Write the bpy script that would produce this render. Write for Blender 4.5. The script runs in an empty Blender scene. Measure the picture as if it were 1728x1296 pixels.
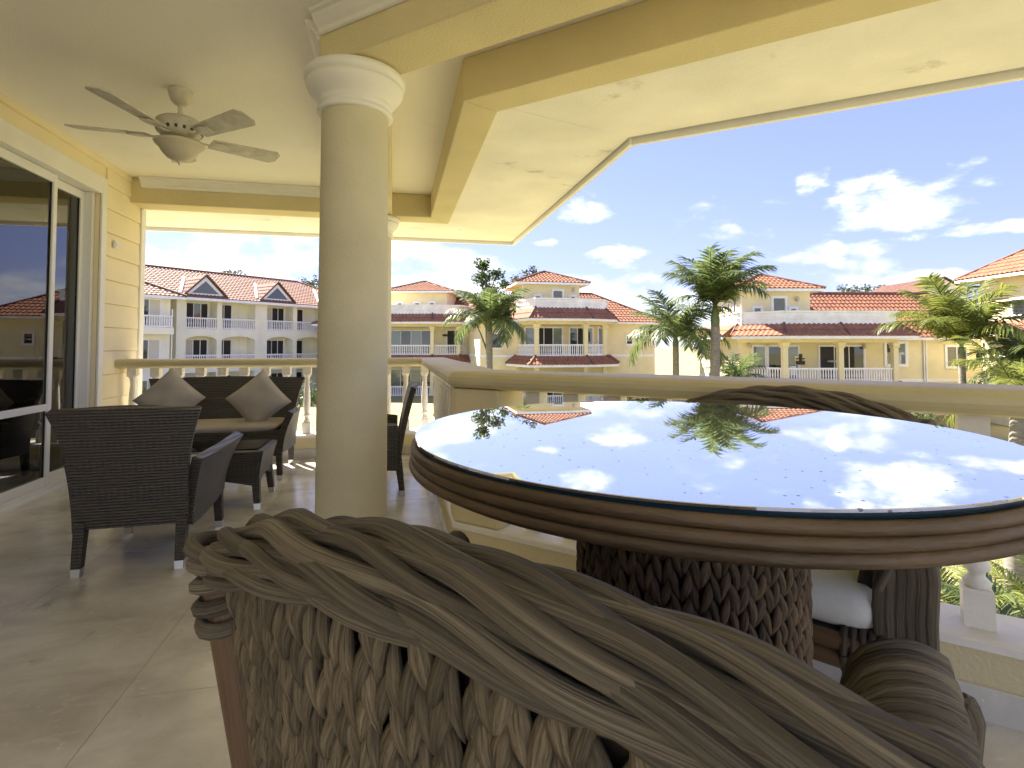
import bpy, math, random
from mathutils import Vector, Matrix
random.seed(7)
sc = bpy.context.scene
C = sc.collection
PI = math.pi
def R(d): return math.radians(d)

# ------------------------------------------------------------------ camera
F = 910.0            # focal length in pixels of the 1728 px wide photograph
YAW = R(12.3)        # view direction, right of the terrace's long axis (+Y)
PITCH = R(2.0)
HC = 0.98            # eye height above the terrace floor (z = 0)
HOR = 583.0          # horizon row
cam_d = bpy.data.cameras.new('camera')
cam = bpy.data.objects.new('camera', cam_d); C.objects.link(cam)
cam.location = (0, 0, HC)
cam.rotation_euler = (R(90) + PITCH, 0, -YAW)
cam_d.sensor_width = 36.0
cam_d.lens = 36.0 * F / 1728.0
cam_d.shift_y = -((648 - (HOR - F * math.tan(PITCH))) / 1728.0)
cam_d.clip_start = 0.02
cam_d.clip_end = 2000
sc.camera = cam
CY, SY = math.cos(YAW), math.sin(YAW)
def H2(X, Z): return (X * CY + Z * SY, -X * SY + Z * CY)     # camera plan (right, ahead) -> world plan
def WP(px, Z): return H2((px - 864) * Z / F, Z)
def ZP(py, Z): return HC - (py - HOR) * Z / F

# ------------------------------------------------------------------ sky, sun, exposure
SUN_AZ, SUN_EL = R(-30.7), R(45)
sunv = Vector((math.sin(SUN_AZ) * math.cos(SUN_EL), math.cos(SUN_AZ) * math.cos(SUN_EL), math.sin(SUN_EL)))
world = bpy.data.worlds.new('World'); sc.world = world; world.use_nodes = True
wn, wl = world.node_tree.nodes, world.node_tree.links
wn.clear()
def N(t, **k):
    n = wn.new(t)
    for a, b in k.items(): setattr(n, a, b)
    return n
def VM(op, a, b=None, c=None):
    n = wn.new('ShaderNodeMath'); n.operation = op
    for i, v in enumerate((a, b, c)):
        if v is None: continue
        if isinstance(v, (int, float)): n.inputs[i].default_value = v
        else: wl.new(v, n.inputs[i])
    return n.outputs[0]
tc = N('ShaderNodeTexCoord'); sep = N('ShaderNodeSeparateXYZ'); wl.new(tc.outputs['Generated'], sep.inputs[0])
sky = N('ShaderNodeTexSky'); sky.sky_type = 'NISHITA'; sky.sun_disc = False
sky.sun_elevation = SUN_EL; sky.sun_rotation = SUN_AZ
sky.air_density = 1.0; sky.dust_density = 0.3; sky.ozone_density = 2.5; sky.altitude = 0
az = VM('ARCTAN2', sep.outputs[0], sep.outputs[1]); el = VM('ARCSINE', sep.outputs[2])
mapn = N('ShaderNodeMapping'); wl.new(tc.outputs['Generated'], mapn.inputs[0]); mapn.inputs['Scale'].default_value = (1, 1, 2.4)
nz = N('ShaderNodeTexNoise'); nz.inputs['Scale'].default_value = 13; nz.inputs['Detail'].default_value = 6; nz.inputs['Roughness'].default_value = 0.58
wl.new(mapn.outputs[0], nz.inputs['Vector'])
nz2 = N('ShaderNodeTexNoise'); nz2.inputs['Scale'].default_value = 3.2; nz2.inputs['Detail'].default_value = 4; nz2.inputs['Roughness'].default_value = 0.55
wl.new(mapn.outputs[0], nz2.inputs['Vector'])
fine = VM('SUBTRACT', nz.outputs['Fac'], 0.5); big = VM('SUBTRACT', nz2.outputs['Fac'], 0.5)
aev = N('ShaderNodeCombineXYZ'); wl.new(az, aev.inputs[0]); wl.new(el, aev.inputs[1])
wob = VM('ADD', VM('MULTIPLY', fine, 5.2), VM('MULTIPLY', big, 1.0))
tot = None
def cloud(px, py, rx, ry, dens=1.0):
    global tot
    X, Y = (px - 864) / F, (HOR - py) / F
    a0 = math.atan(X) + YAW; e0 = math.atan2(Y, math.sqrt(1 + X * X)); k = math.cos(math.atan(X))
    mp = N('ShaderNodeMapping'); sx, sy = F / (rx * k * k), F / (ry * k)
    mp.inputs['Scale'].default_value = (sx, sy, 0); mp.inputs['Location'].default_value = (-a0 * sx, -e0 * sy, 0); wl.new(aev.outputs[0], mp.inputs[0])
    dp = N('ShaderNodeVectorMath', operation='DOT_PRODUCT'); wl.new(mp.outputs[0], dp.inputs[0]); wl.new(mp.outputs[0], dp.inputs[1])
    v = VM('MULTIPLY_ADD', dp.outputs['Value'], -.55 * dens, .72 * dens)
    tot = v if tot is None else VM('MAXIMUM', tot, v)
for c in ((1530, 342, 120, 42, 1.0), (1610, 305, 100, 22, .8), (1445, 347, 46, 40, .9), (1655, 270, 40, 10, .5), (1412, 432, 24, 26, .9), (1650, 388, 170, 8, .4),
          (985, 355, 50, 22, .8), (1378, 312, 22, 14, .4), (945, 408, 42, 7, .5), (1575, 476, 70, 20, .9), (1050, 432, 50, 24, .9)): cloud(*c)
tot = VM('MULTIPLY_ADD', wob, .62, tot)
# cloud bank low over the horizon, thicker to the left, going on all round
bank = VM('SUBTRACT', 0.285, el)
bank = VM('ADD', VM('MULTIPLY', bank, 5.6), VM('MULTIPLY', big, 4.6)); bank = VM('ADD', bank, VM('MULTIPLY', fine, 2.2))
lean = VM('MULTIPLY', VM('SINE', VM('ADD', az, 0.25)), -1.15)
bank = VM('ADD', bank, lean)
bk = wn.new('ShaderNodeClamp'); wl.new(bank, bk.inputs[0])
# scattered clouds over the rest of the dome
sca = VM('MULTIPLY', VM('SUBTRACT', VM('ADD', nz2.outputs['Fac'], VM('MULTIPLY', fine, .5)), 0.60), 5.0)
hi = wn.new('ShaderNodeMapRange'); wl.new(el, hi.inputs[0]); hi.inputs[1].default_value = .34; hi.inputs[2].default_value = .55
s1 = wn.new('ShaderNodeClamp'); wl.new(sca, s1.inputs[0])
tot = VM('MAXIMUM', VM('MAXIMUM', VM('MULTIPLY', bk.outputs[0], .90), VM('MULTIPLY', s1.outputs[0], hi.outputs[0])), tot)
tcl = wn.new('ShaderNodeMapRange'); tcl.interpolation_type = 'SMOOTHSTEP'; tcl.inputs[1].default_value = 0.0; tcl.inputs[2].default_value = 1.05; wl.new(tot, tcl.inputs[0]); tot = tcl.outputs[0]
ccol = N('ShaderNodeMix'); ccol.data_type = 'RGBA'
CLOUD = 3.0
ccol.inputs[6].default_value = (0.70 * CLOUD, 0.77 * CLOUD, 0.90 * CLOUD, 1); ccol.inputs[7].default_value = (1.0 * CLOUD, 1.0 * CLOUD, 1.0 * CLOUD, 1)
wl.new(VM('MULTIPLY', VM('SUBTRACT', nz.outputs['Fac'], .34), 3.0), ccol.inputs[0])
skyc = N('ShaderNodeMix'); skyc.data_type = 'RGBA'; skyc.blend_type = 'MULTIPLY'; skyc.inputs[0].default_value = 1
gam = N('ShaderNodeGamma'); gam.inputs[1].default_value = .52; wl.new(sky.outputs[0], gam.inputs[0])
wl.new(gam.outputs[0], skyc.inputs[6]); skyc.inputs[7].default_value = (.60, .60, .95, 1)
mx = N('ShaderNodeMix'); mx.data_type = 'RGBA'; wl.new(tot, mx.inputs[0]); wl.new(skyc.outputs[2], mx.inputs[6]); wl.new(ccol.outputs[2], mx.inputs[7])
bg = N('ShaderNodeBackground'); bg.inputs[1].default_value = 0.10; wl.new(mx.outputs[2], bg.inputs[0])
wo = N('ShaderNodeOutputWorld'); wl.new(bg.outputs[0], wo.inputs[0])
sd = bpy.data.lights.new('sun', 'SUN'); sd.energy = 4.0; sd.angle = R(.53); sd.color = (1, .92, .79)
so = bpy.data.objects.new('sun', sd); C.objects.link(so); so.rotation_euler = (-sunv).to_track_quat('-Z', 'Y').to_euler()
so.location = (-20, 30, 40)
vs = sc.view_settings; vs.view_transform = 'Standard'; vs.look = 'None'; vs.gamma = 1; vs.use_curve_mapping = False
vs.exposure = 2.6
sc.render.engine = 'CYCLES'
sc.cycles.max_bounces = 12; sc.cycles.diffuse_bounces = 9; sc.cycles.glossy_bounces = 5; sc.cycles.transparent_max_bounces = 12

# ------------------------------------------------------------------ helpers
class MB:
    """collects geometry, then links it as one mesh object"""
    def __init__(s): s.v = []; s.f = []; s.uv = []; s.sm = []
    def add(s, vs, fs, uv=None, smooth=False):
        b = len(s.v); s.v += [tuple(p) for p in vs]; s.uv += (uv if uv else [(0, 0)] * len(vs))
        s.f += [tuple(i + b for i in f) for f in fs]; s.sm += [smooth] * len(fs); return s
    def hexa(s, p):      # 8 corners: bottom ring, top ring
        return s.add(p, [(3, 2, 1, 0), (4, 5, 6, 7), (0, 1, 5, 4), (1, 2, 6, 5), (2, 3, 7, 6), (3, 0, 4, 7)])
    def box(s, x0, x1, y0, y1, z0, z1):
        return s.hexa([(x0, y0, z0), (x1, y0, z0), (x1, y1, z0), (x0, y1, z0), (x0, y0, z1), (x1, y0, z1), (x1, y1, z1), (x0, y1, z1)])
    def bar(s, a, b, w, z0, z1):     # wall-like bar between two plan points
        a = Vector(a[:2]); b = Vector(b[:2]); d = (b - a).normalized(); n = Vector((-d.y, d.x)) * w / 2
        q = [a - n, b - n, b + n, a + n]
        return s.hexa([(p.x, p.y, z0) for p in q] + [(p.x, p.y, z1) for p in q])
    def prism(s, poly, z0, z1):
        n = len(poly)
        A = sum(poly[i][0] * poly[(i + 1) % n][1] - poly[(i + 1) % n][0] * poly[i][1] for i in range(n))
        if A < 0: poly = poly[::-1]
        return s.add([(p[0], p[1], z0) for p in poly] + [(p[0], p[1], z1) for p in poly],
                     [tuple(range(n - 1, -1, -1)), tuple(range(n, 2 * n))] + [(i, (i + 1) % n, (i + 1) % n + n, i + n) for i in range(n)])
    def tube(s, path, rad, seg=8, smooth=True, squash=1.0, twist=0.0):
        path = [Vector(p) for p in path]; n = len(path); vs = []; uv = []
        if not hasattr(rad, '__len__'): rad = [rad] * n
        up = Vector((0, 0, 1)); t0 = (path[1] - path[0]).normalized()
        if abs(t0.z) > .9: up = Vector((0, 1, 0))
        nrm = (up - t0 * up.dot(t0)).normalized(); L = 0
        for i, p in enumerate(path):
            t = (path[min(i + 1, n - 1)] - path[max(i - 1, 0)]).normalized()
            nrm = (nrm - t * nrm.dot(t)).normalized(); bn = t.cross(nrm)
            if i: L += (p - path[i - 1]).length
            for k in range(seg):
                a = 2 * PI * k / seg + twist
                vs.append(p + (nrm * math.cos(a) * squash + bn * math.sin(a)) * rad[i]); uv.append((L, k / seg))
        fs = [(i * seg + k, i * seg + (k + 1) % seg, (i + 1) * seg + (k + 1) % seg, (i + 1) * seg + k) for i in range(n - 1) for k in range(seg)]
        s.add(vs, fs, uv, smooth)
        s.add(vs[:seg], [tuple(range(seg - 1, -1, -1))]); s.add(vs[-seg:], [tuple(range(seg))]); return s
    def lathe(s, prof, c=(0, 0), seg=24, smooth=True):
        vs = []; uv = []
        for r, z in prof:
            for k in range(seg):
                a = 2 * PI * k / seg; vs.append((c[0] + r * math.cos(a), c[1] + r * math.sin(a), z)); uv.append((z, k / seg))
        n = len(prof)
        fs = [(i * seg + k, i * seg + (k + 1) % seg, (i + 1) * seg + (k + 1) % seg, (i + 1) * seg + k) for i in range(n - 1) for k in range(seg)]
        s.add(vs, fs, uv, smooth)
        s.add(vs[:seg], [tuple(range(seg - 1, -1, -1))]); s.add(vs[-seg:], [tuple(range(seg))]); return s
    def square_lathe(s, prof, c=(0, 0), ang=0.0):
        ca, sa = math.cos(ang), math.sin(ang); vs = []
        for r, z in prof:
            for x, y in ((-r, -r), (r, -r), (r, r), (-r, r)): vs.append((c[0] + x * ca - y * sa, c[1] + x * sa + y * ca, z))
        n = len(prof)
        fs = [(i * 4 + k, i * 4 + (k + 1) % 4, (i + 1) * 4 + (k + 1) % 4, (i + 1) * 4 + k) for i in range(n - 1) for k in range(4)]
        return s.add(vs, fs + [(3, 2, 1, 0), tuple(range(4 * n - 4, 4 * n))])
    def panel(s, fn, nu, nv, th, smooth=True):   # thick curved sheet from fn(u, v)
        P = [[Vector(fn(i / nu, j / nv)) for j in range(nv + 1)] for i in range(nu + 1)]
        vs = []; uv = []
        for sg in (1, -1):
            for i in range(nu + 1):
                for j in range(nv + 1):
                    du = P[min(i + 1, nu)][j] - P[max(i - 1, 0)][j]; dv = P[i][min(j + 1, nv)] - P[i][max(j - 1, 0)]
                    n = du.cross(dv); n = n.normalized() if n.length > 1e-9 else Vector((0, 0, 1))
                    vs.append(P[i][j] + n * th / 2 * sg); uv.append((i / nu, j / nv))
        m = nv + 1; o = (nu + 1) * m; fs = []
        for i in range(nu):
            for j in range(nv):
                a, b, c, d = i * m + j, (i + 1) * m + j, (i + 1) * m + j + 1, i * m + j + 1
                fs += [(a, b, c, d), (o + d, o + c, o + b, o + a)]
        s.add(vs, fs, uv, smooth)
        ring = [(i, 0) for i in range(nu)] + [(nu, j) for j in range(nv)] + [(i, nv) for i in range(nu, 0, -1)] + [(0, j) for j in range(nv, 0, -1)]
        idx = [i * m + j for i, j in ring]; k = len(idx)
        s.add([vs[i] for i in idx] + [vs[i + o] for i in idx], [((i + 1) % k, i, i + k, (i + 1) % k + k) for i in range(k)]); return s
    def mesh(s, name):
        me = bpy.data.meshes.new(name); me.from_pydata(s.v, [], s.f)
        ul = me.uv_layers.new(name='UVMap'); buf = [0.0] * (2 * len(me.loops))
        for i, l in enumerate(me.loops): buf[2 * i], buf[2 * i + 1] = s.uv[l.vertex_index]
        ul.data.foreach_set('uv', buf); me.polygons.foreach_set('use_smooth', s.sm); me.update(); return me
    def build(s, name, m, parent=None, kind=None):
        me = s.mesh(name); me.materials.append(m); o = bpy.data.objects.new(name, me); C.objects.link(o); o.parent = parent
        if kind: o['kind'] = kind
        return o
def tag(o, label, cat, group=None):
    o['label'] = label; o['category'] = cat
    if group: o['group'] = group
    return o
def thing(name, label, cat, loc=(0, 0, 0), rz=0.0, group=None):
    o = bpy.data.objects.new(name, None); C.objects.link(o); o.location = loc; o.rotation_euler = (0, 0, rz); o.empty_display_size = .2
    return tag(o, label, cat, group)
def struct(o, label=None):
    o['kind'] = 'structure'
    if label: o['label'] = label
    return o
def inst(me, name, parent, loc=(0, 0, 0), rot=(0, 0, 0), scale=(1, 1, 1)):
    o = bpy.data.objects.new(name, me); C.objects.link(o); o.parent = parent; o.location = loc; o.rotation_euler = rot; o.scale = scale; return o
def copy_tree(o, parent=None):
    c = o.copy(); C.objects.link(c); c.parent = parent
    for ch in list(o.children): copy_tree(ch, c)
    return c
def bevel(o, w=.006, seg=2):
    m = o.modifiers.new('bevel', 'BEVEL'); m.width = w; m.segments = seg; m.limit_method = 'ANGLE'; m.angle_limit = R(40); return o

# ------------------------------------------------------------------ materials
def mat(name, col, rough=.7, var=.0, vscale=6.0, bump=0.0, bscale=60.0, metallic=0.0, coord='Object', col2=None, stretch=(1, 1, 1), spec=None, ior=None, detail=5, contrast=1.0, grain=0.0):
    m = bpy.data.materials.new(name); m.use_nodes = True; nt = m.node_tree; b = nt.nodes['Principled BSDF']
    b.inputs['Roughness'].default_value = rough; b.inputs['Metallic'].default_value = metallic
    if spec is not None: b.inputs['Specular IOR Level'].default_value = spec
    if ior: b.inputs['IOR'].default_value = ior
    b.inputs['Base Color'].default_value = (*col, 1)
    if var or col2 or bump:
        t = nt.nodes.new('ShaderNodeTexCoord'); mp = nt.nodes.new('ShaderNodeMapping'); nt.links.new(t.outputs[coord], mp.inputs[0]); mp.inputs['Scale'].default_value = stretch
    if var or col2:
        n = nt.nodes.new('ShaderNodeTexNoise'); n.inputs['Scale'].default_value = vscale; n.inputs['Detail'].default_value = detail; nt.links.new(mp.outputs[0], n.inputs['Vector'])
        r = nt.nodes.new('ShaderNodeValToRGB'); w = .22 / contrast; r.color_ramp.elements[0].position = .5 - w; r.color_ramp.elements[1].position = .5 + w
        c2 = col2 if col2 else [c * (1 - var) for c in col]
        c1 = col if col2 else [min(1, c * (1 + var * .5)) for c in col]
        r.color_ramp.elements[0].color = (*c2, 1); r.color_ramp.elements[1].color = (*c1, 1)
        nt.links.new(n.outputs['Fac'], r.inputs[0]); nt.links.new(r.outputs[0], b.inputs['Base Color'])
    if bump:
        n2 = nt.nodes.new('ShaderNodeTexNoise'); n2.inputs['Scale'].default_value = bscale; n2.inputs['Detail'].default_value = 4; nt.links.new(mp.outputs[0], n2.inputs['Vector'])
        bp = nt.nodes.new('ShaderNodeBump'); bp.inputs['Strength'].default_value = bump; bp.inputs['Distance'].default_value = .01
        nt.links.new(n2.outputs['Fac'], bp.inputs['Height']); nt.links.new(bp.outputs[0], b.inputs['Normal'])
    return m
M = {}
M['yellow'] = mat('yellow_stucco', (.66, .575, .35), .85, .10, 2.2, .35, 90)
M['siding'] = mat('yellow_siding', (.83, .73, .50), .7, .06, 3, .15, 40)
M['ceiling'] = mat('cream_ceiling', (.88, .855, .79), .9, .05, 1.5, .25, 110)
M['soffit'] = mat('cream_soffit', (.86, .84, .79), .9, .13, 2.6, .3, 70, contrast=.8)
def stain(m, col, scale, p0, p1, k, st=(1, 1, 1)):      # weathering patches over an existing colour
    nt = m.node_tree; b = nt.nodes['Principled BSDF']; src = b.inputs['Base Color'].links[0].from_socket; L = nt.links
    t = nt.nodes.new('ShaderNodeTexCoord'); mp = nt.nodes.new('ShaderNodeMapping'); mp.inputs['Scale'].default_value = st; L.new(t.outputs['Object'], mp.inputs[0])
    n = nt.nodes.new('ShaderNodeTexNoise'); n.inputs['Scale'].default_value = scale; n.inputs['Detail'].default_value = 9; n.inputs['Roughness'].default_value = .68; L.new(mp.outputs[0], n.inputs['Vector'])
    r = nt.nodes.new('ShaderNodeMapRange'); r.inputs[1].default_value = p0; r.inputs[2].default_value = p1; r.inputs[4].default_value = k; L.new(n.outputs['Fac'], r.inputs[0])
    x = nt.nodes.new('ShaderNodeMix'); x.data_type = 'RGBA'; L.new(r.outputs[0], x.inputs[0]); L.new(src, x.inputs[6]); x.inputs[7].default_value = (*col, 1); L.new(x.outputs[2], b.inputs['Base Color'])
stain(M['soffit'], (.36, .33, .27), 2.1, .60, .70, .55, (1, 1.6, 1)); stain(M['yellow'], (.42, .36, .22), 1.7, .60, .75, .35); stain(M['ceiling'], (.60, .56, .47), 1.3, .58, .75, .30)
M['white'] = mat('white_paint', (.80, .79, .76), .5, .06, 4, .12, 60)
M['white_rail'] = mat('white_rail_paint', (.80, .77, .70), .55, .10, 9, .2, 70)
M['rail'] = mat('ochre_rail_paint', (.54, .47, .27), .5, .10, 4, .15, 60)
M['pvc'] = mat('white_frame', (.78, .78, .78), .35)
M['column'] = mat('column_stucco', (.60, .555, .40), .8, .12, 3, .35, 80)
M['rubber'] = mat('dark_seal', (.01, .01, .01), .6)
M['metal'] = mat('brushed_metal', (.7, .7, .72), .3, metallic=1)
M['fan'] = mat('fan_enamel', (.60, .57, .49), .5, .25, 14, .1, 50)
M['fan_dark'] = mat('fan_vent_dark', (.06, .055, .045), .7)
M['bowl'] = mat('frosted_bowl', (.60, .54, .42), .4, .15, 5)
M['cushion'] = mat('white_cushion', (.74, .74, .70), .9, .05, 8, .25, 220)
M['grey_cushion'] = mat('grey_cushion', (.27, .25, .25), .95, .1, 8, .3, 250)
M['pillow'] = mat('taupe_pillow', (.46, .42, .37), .95, .12, 7, .45, 300)
M['rattan'] = mat('rattan_pole', (.155, .090, .045), .45, .45, 9, .2, 40, coord='UV', stretch=(1.5, 12, 1))
M['rim_coil'] = mat('rattan_coil', (.13, .083, .042), .5, .5, 5, .3, 30, coord='Object', stretch=(1, 1, 5))
M['binding'] = mat('rattan_binding', (.06, .042, .026), .6, .4, 30, .3, 60)
M['curtain'] = mat('grey_curtain', (.30, .30, .31), .9, .1, 4)
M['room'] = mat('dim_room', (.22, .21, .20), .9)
M['dark_board'] = mat('dark_board', (.015, .014, .013), .5)
def fibre(name, c1, c2, sx, sy, bump=.6, rough=.75):
    m = bpy.data.materials.new(name); m.use_nodes = True; nt = m.node_tree; L = nt.links; b = nt.nodes['Principled BSDF']; b.inputs['Roughness'].default_value = rough
    t = nt.nodes.new('ShaderNodeTexCoord'); oi = nt.nodes.new('ShaderNodeObjectInfo')
    mp = nt.nodes.new('ShaderNodeMapping'); mp.inputs['Scale'].default_value = (sx, sy, 1); L.new(t.outputs['UV'], mp.inputs[0])
    cb = nt.nodes.new('ShaderNodeCombineXYZ'); k = nt.nodes.new('ShaderNodeMath'); k.operation = 'MULTIPLY'; k.inputs[1].default_value = 37; L.new(oi.outputs['Random'], k.inputs[0]); L.new(k.outputs[0], cb.inputs[2]); L.new(cb.outputs[0], mp.inputs['Location'])
    n = nt.nodes.new('ShaderNodeTexNoise'); n.inputs['Scale'].default_value = 1; n.inputs['Detail'].default_value = 5; n.inputs['Roughness'].default_value = .65; L.new(mp.outputs[0], n.inputs['Vector'])
    r = nt.nodes.new('ShaderNodeValToRGB'); r.color_ramp.elements[0].position = .33; r.color_ramp.elements[1].position = .68; r.color_ramp.elements[0].color = (*c2, 1); r.color_ramp.elements[1].color = (*c1, 1); L.new(n.outputs['Fac'], r.inputs[0])
    hs = nt.nodes.new('ShaderNodeHueSaturation'); mr = nt.nodes.new('ShaderNodeMapRange'); mr.inputs[3].default_value = .62; mr.inputs[4].default_value = 1.3; L.new(oi.outputs['Random'], mr.inputs[0]); L.new(mr.outputs[0], hs.inputs['Value']); L.new(r.outputs[0], hs.inputs['Color']); L.new(hs.outputs[0], b.inputs['Base Color'])
    bp = nt.nodes.new('ShaderNodeBump'); bp.inputs['Strength'].default_value = bump; bp.inputs['Distance'].default_value = .003; L.new(n.outputs['Fac'], bp.inputs['Height']); L.new(bp.outputs[0], b.inputs['Normal'])
    return m
M['strand'] = fibre('braided_strand', (.25, .205, .14), (.055, .043, .027), 7, 34, 1.0, .66)
M['leaf_weave'] = fibre('woven_leaf', (.27, .21, .125), (.06, .045, .025), 9, 24, 1.0, .8)
M['leaf_weave_dark'] = fibre('woven_leaf_brown', (.27, .18, .095), (.07, .046, .025), 9, 24, 1.0, .8)
def wicker(name, col):
    m = bpy.data.materials.new(name); m.use_nodes = True; nt = m.node_tree; L = nt.links; b = nt.nodes['Principled BSDF']; b.inputs['Roughness'].default_value = .45
    t = nt.nodes.new('ShaderNodeTexCoord'); mp = nt.nodes.new('ShaderNodeMapping'); L.new(t.outputs['Object'], mp.inputs[0])
    def wave(d, s, dist=.6):
        w = nt.nodes.new('ShaderNodeTexWave'); w.bands_direction = d; w.inputs['Scale'].default_value = s; w.inputs['Distortion'].default_value = dist; w.inputs['Detail'].default_value = 1; L.new(mp.outputs[0], w.inputs[0]); return w.outputs['Fac']
    def mm(op, a, c):
        n = nt.nodes.new('ShaderNodeMath'); n.operation = op
        for i, v in enumerate((a, c)):
            if isinstance(v, float): n.inputs[i].default_value = v
            else: L.new(v, n.inputs[i])
        return n.outputs[0]
    h = mm('MULTIPLY', wave('Z', 24), mm('ADD', .45, mm('MULTIPLY', mm('MAXIMUM', wave('X', 13), wave('Y', 13)), .55)))
    n = nt.nodes.new('ShaderNodeTexNoise'); n.inputs['Scale'].default_value = 25; mp2 = nt.nodes.new('ShaderNodeMapping'); mp2.inputs['Scale'].default_value = (.3, .3, 4); L.new(t.outputs['Object'], mp2.inputs[0]); L.new(mp2.outputs[0], n.inputs['Vector'])
    r = nt.nodes.new('ShaderNodeValToRGB'); r.color_ramp.elements[0].color = (*[c * .35 for c in col], 1); r.color_ramp.elements[1].color = (*[c * 1.4 for c in col], 1)
    L.new(mm('ADD', mm('MULTIPLY', h, .6), mm('MULTIPLY', n.outputs['Fac'], .45)), r.inputs[0]); L.new(r.outputs[0], b.inputs['Base Color'])
    bp = nt.nodes.new('ShaderNodeBump'); bp.inputs['Strength'].default_value = .8; bp.inputs['Distance'].default_value = .006; L.new(h, bp.inputs['Height']); L.new(bp.outputs[0], b.inputs['Normal'])
    return m
M['wicker'] = wicker('dark_wicker', (.07, .062, .058))
def thin_glass(name, tint, ior=1.6, rough=0.0):
    m = bpy.data.materials.new(name); m.use_nodes = True; nt = m.node_tree; L = nt.links; nt.nodes.clear()
    o = nt.nodes.new('ShaderNodeOutputMaterial'); tr = nt.nodes.new('ShaderNodeBsdfTransparent'); tr.inputs[0].default_value = (*tint, 1)
    g = nt.nodes.new('ShaderNodeBsdfGlossy'); g.inputs['Roughness'].default_value = rough; fr = nt.nodes.new('ShaderNodeFresnel'); fr.inputs[0].default_value = ior
    mx = nt.nodes.new('ShaderNodeMixShader'); L.new(fr.outputs[0], mx.inputs[0]); L.new(tr.outputs[0], mx.inputs[1]); L.new(g.outputs[0], mx.inputs[2]); L.new(mx.outputs[0], o.inputs[0]); return m
M['door_glass'] = thin_glass('door_glass', (.42, .43, .44), 2.1)
M['cafe_glass'] = thin_glass('coffee_table_glass', (.6, .64, .64), 1.9)
def tabletop_glass():
    m = bpy.data.materials.new('smoked_table_glass'); m.use_nodes = True; nt = m.node_tree; L = nt.links; b = nt.nodes['Principled BSDF']
    b.inputs['Roughness'].default_value = .012; b.inputs['Metallic'].default_value = 1.0; b.inputs['Base Color'].default_value = (.90, .91, .93, 1)
    t = nt.nodes.new('ShaderNodeTexCoord'); mp = nt.nodes.new('ShaderNodeMapping'); mp.inputs['Scale'].default_value = (1, 1.0, 1); L.new(t.outputs['Object'], mp.inputs[0])
    v = nt.nodes.new('ShaderNodeTexVoronoi'); v.inputs['Scale'].default_value = 62; L.new(mp.outputs[0], v.inputs['Vector'])
    n = nt.nodes.new('ShaderNodeTexNoise'); n.inputs['Scale'].default_value = 5; L.new(mp.outputs[0], n.inputs['Vector'])
    sm = nt.nodes.new('ShaderNodeMath'); sm.operation = 'MULTIPLY'; L.new(n.outputs['Fac'], sm.inputs[0]); sm.inputs[1].default_value = .22
    lt = nt.nodes.new('ShaderNodeMath'); lt.operation = 'LESS_THAN'; L.new(v.outputs['Distance'], lt.inputs[0]); L.new(sm.outputs[0], lt.inputs[1])
    rr = nt.nodes.new('ShaderNodeMath'); rr.operation = 'MULTIPLY'; L.new(lt.outputs[0], rr.inputs[0])
    sepc = nt.nodes.new('ShaderNodeSeparateColor'); L.new(v.outputs['Color'], sepc.inputs[0])
    g2 = nt.nodes.new('ShaderNodeMath'); g2.operation = 'GREATER_THAN'; g2.inputs[1].default_value = .45; L.new(sepc.outputs[0], g2.inputs[0]); L.new(g2.outputs[0], rr.inputs[1])
    o = nt.nodes['Material Output']; d = nt.nodes.new('ShaderNodeBsdfDiffuse'); d.inputs[0].default_value = (.12, .12, .14, 1)
    k = nt.nodes.new('ShaderNodeMath'); k.operation = 'MULTIPLY'; k.inputs[1].default_value = .75; L.new(rr.outputs[0], k.inputs[0])
    fd = nt.nodes.new('ShaderNodeBsdfDiffuse'); fd.inputs[0].default_value = (.75, .75, .74, 1); fm = nt.nodes.new('ShaderNodeMixShader'); n3 = nt.nodes.new('ShaderNodeTexNoise'); n3.inputs['Scale'].default_value = 7; n3.inputs['Detail'].default_value = 8; L.new(mp.outputs[0], n3.inputs['Vector']); f3 = nt.nodes.new('ShaderNodeMapRange'); f3.inputs[1].default_value = .3; f3.inputs[2].default_value = .75; f3.inputs[3].default_value = .03; f3.inputs[4].default_value = .15; L.new(n3.outputs['Fac'], f3.inputs[0]); L.new(f3.outputs[0], fm.inputs[0]); L.new(b.outputs[0], fm.inputs[1]); L.new(fd.outputs[0], fm.inputs[2])
    mx = nt.nodes.new('ShaderNodeMixShader'); L.new(k.outputs[0], mx.inputs[0]); L.new(fm.outputs[0], mx.inputs[1]); L.new(d.outputs[0], mx.inputs[2]); L.new(mx.outputs[0], o.inputs[0]); return m
M['table_glass'] = tabletop_glass()
M['glass_edge'] = mat('dark_glass_edge', (.01, .03, .05), .08)
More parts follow.
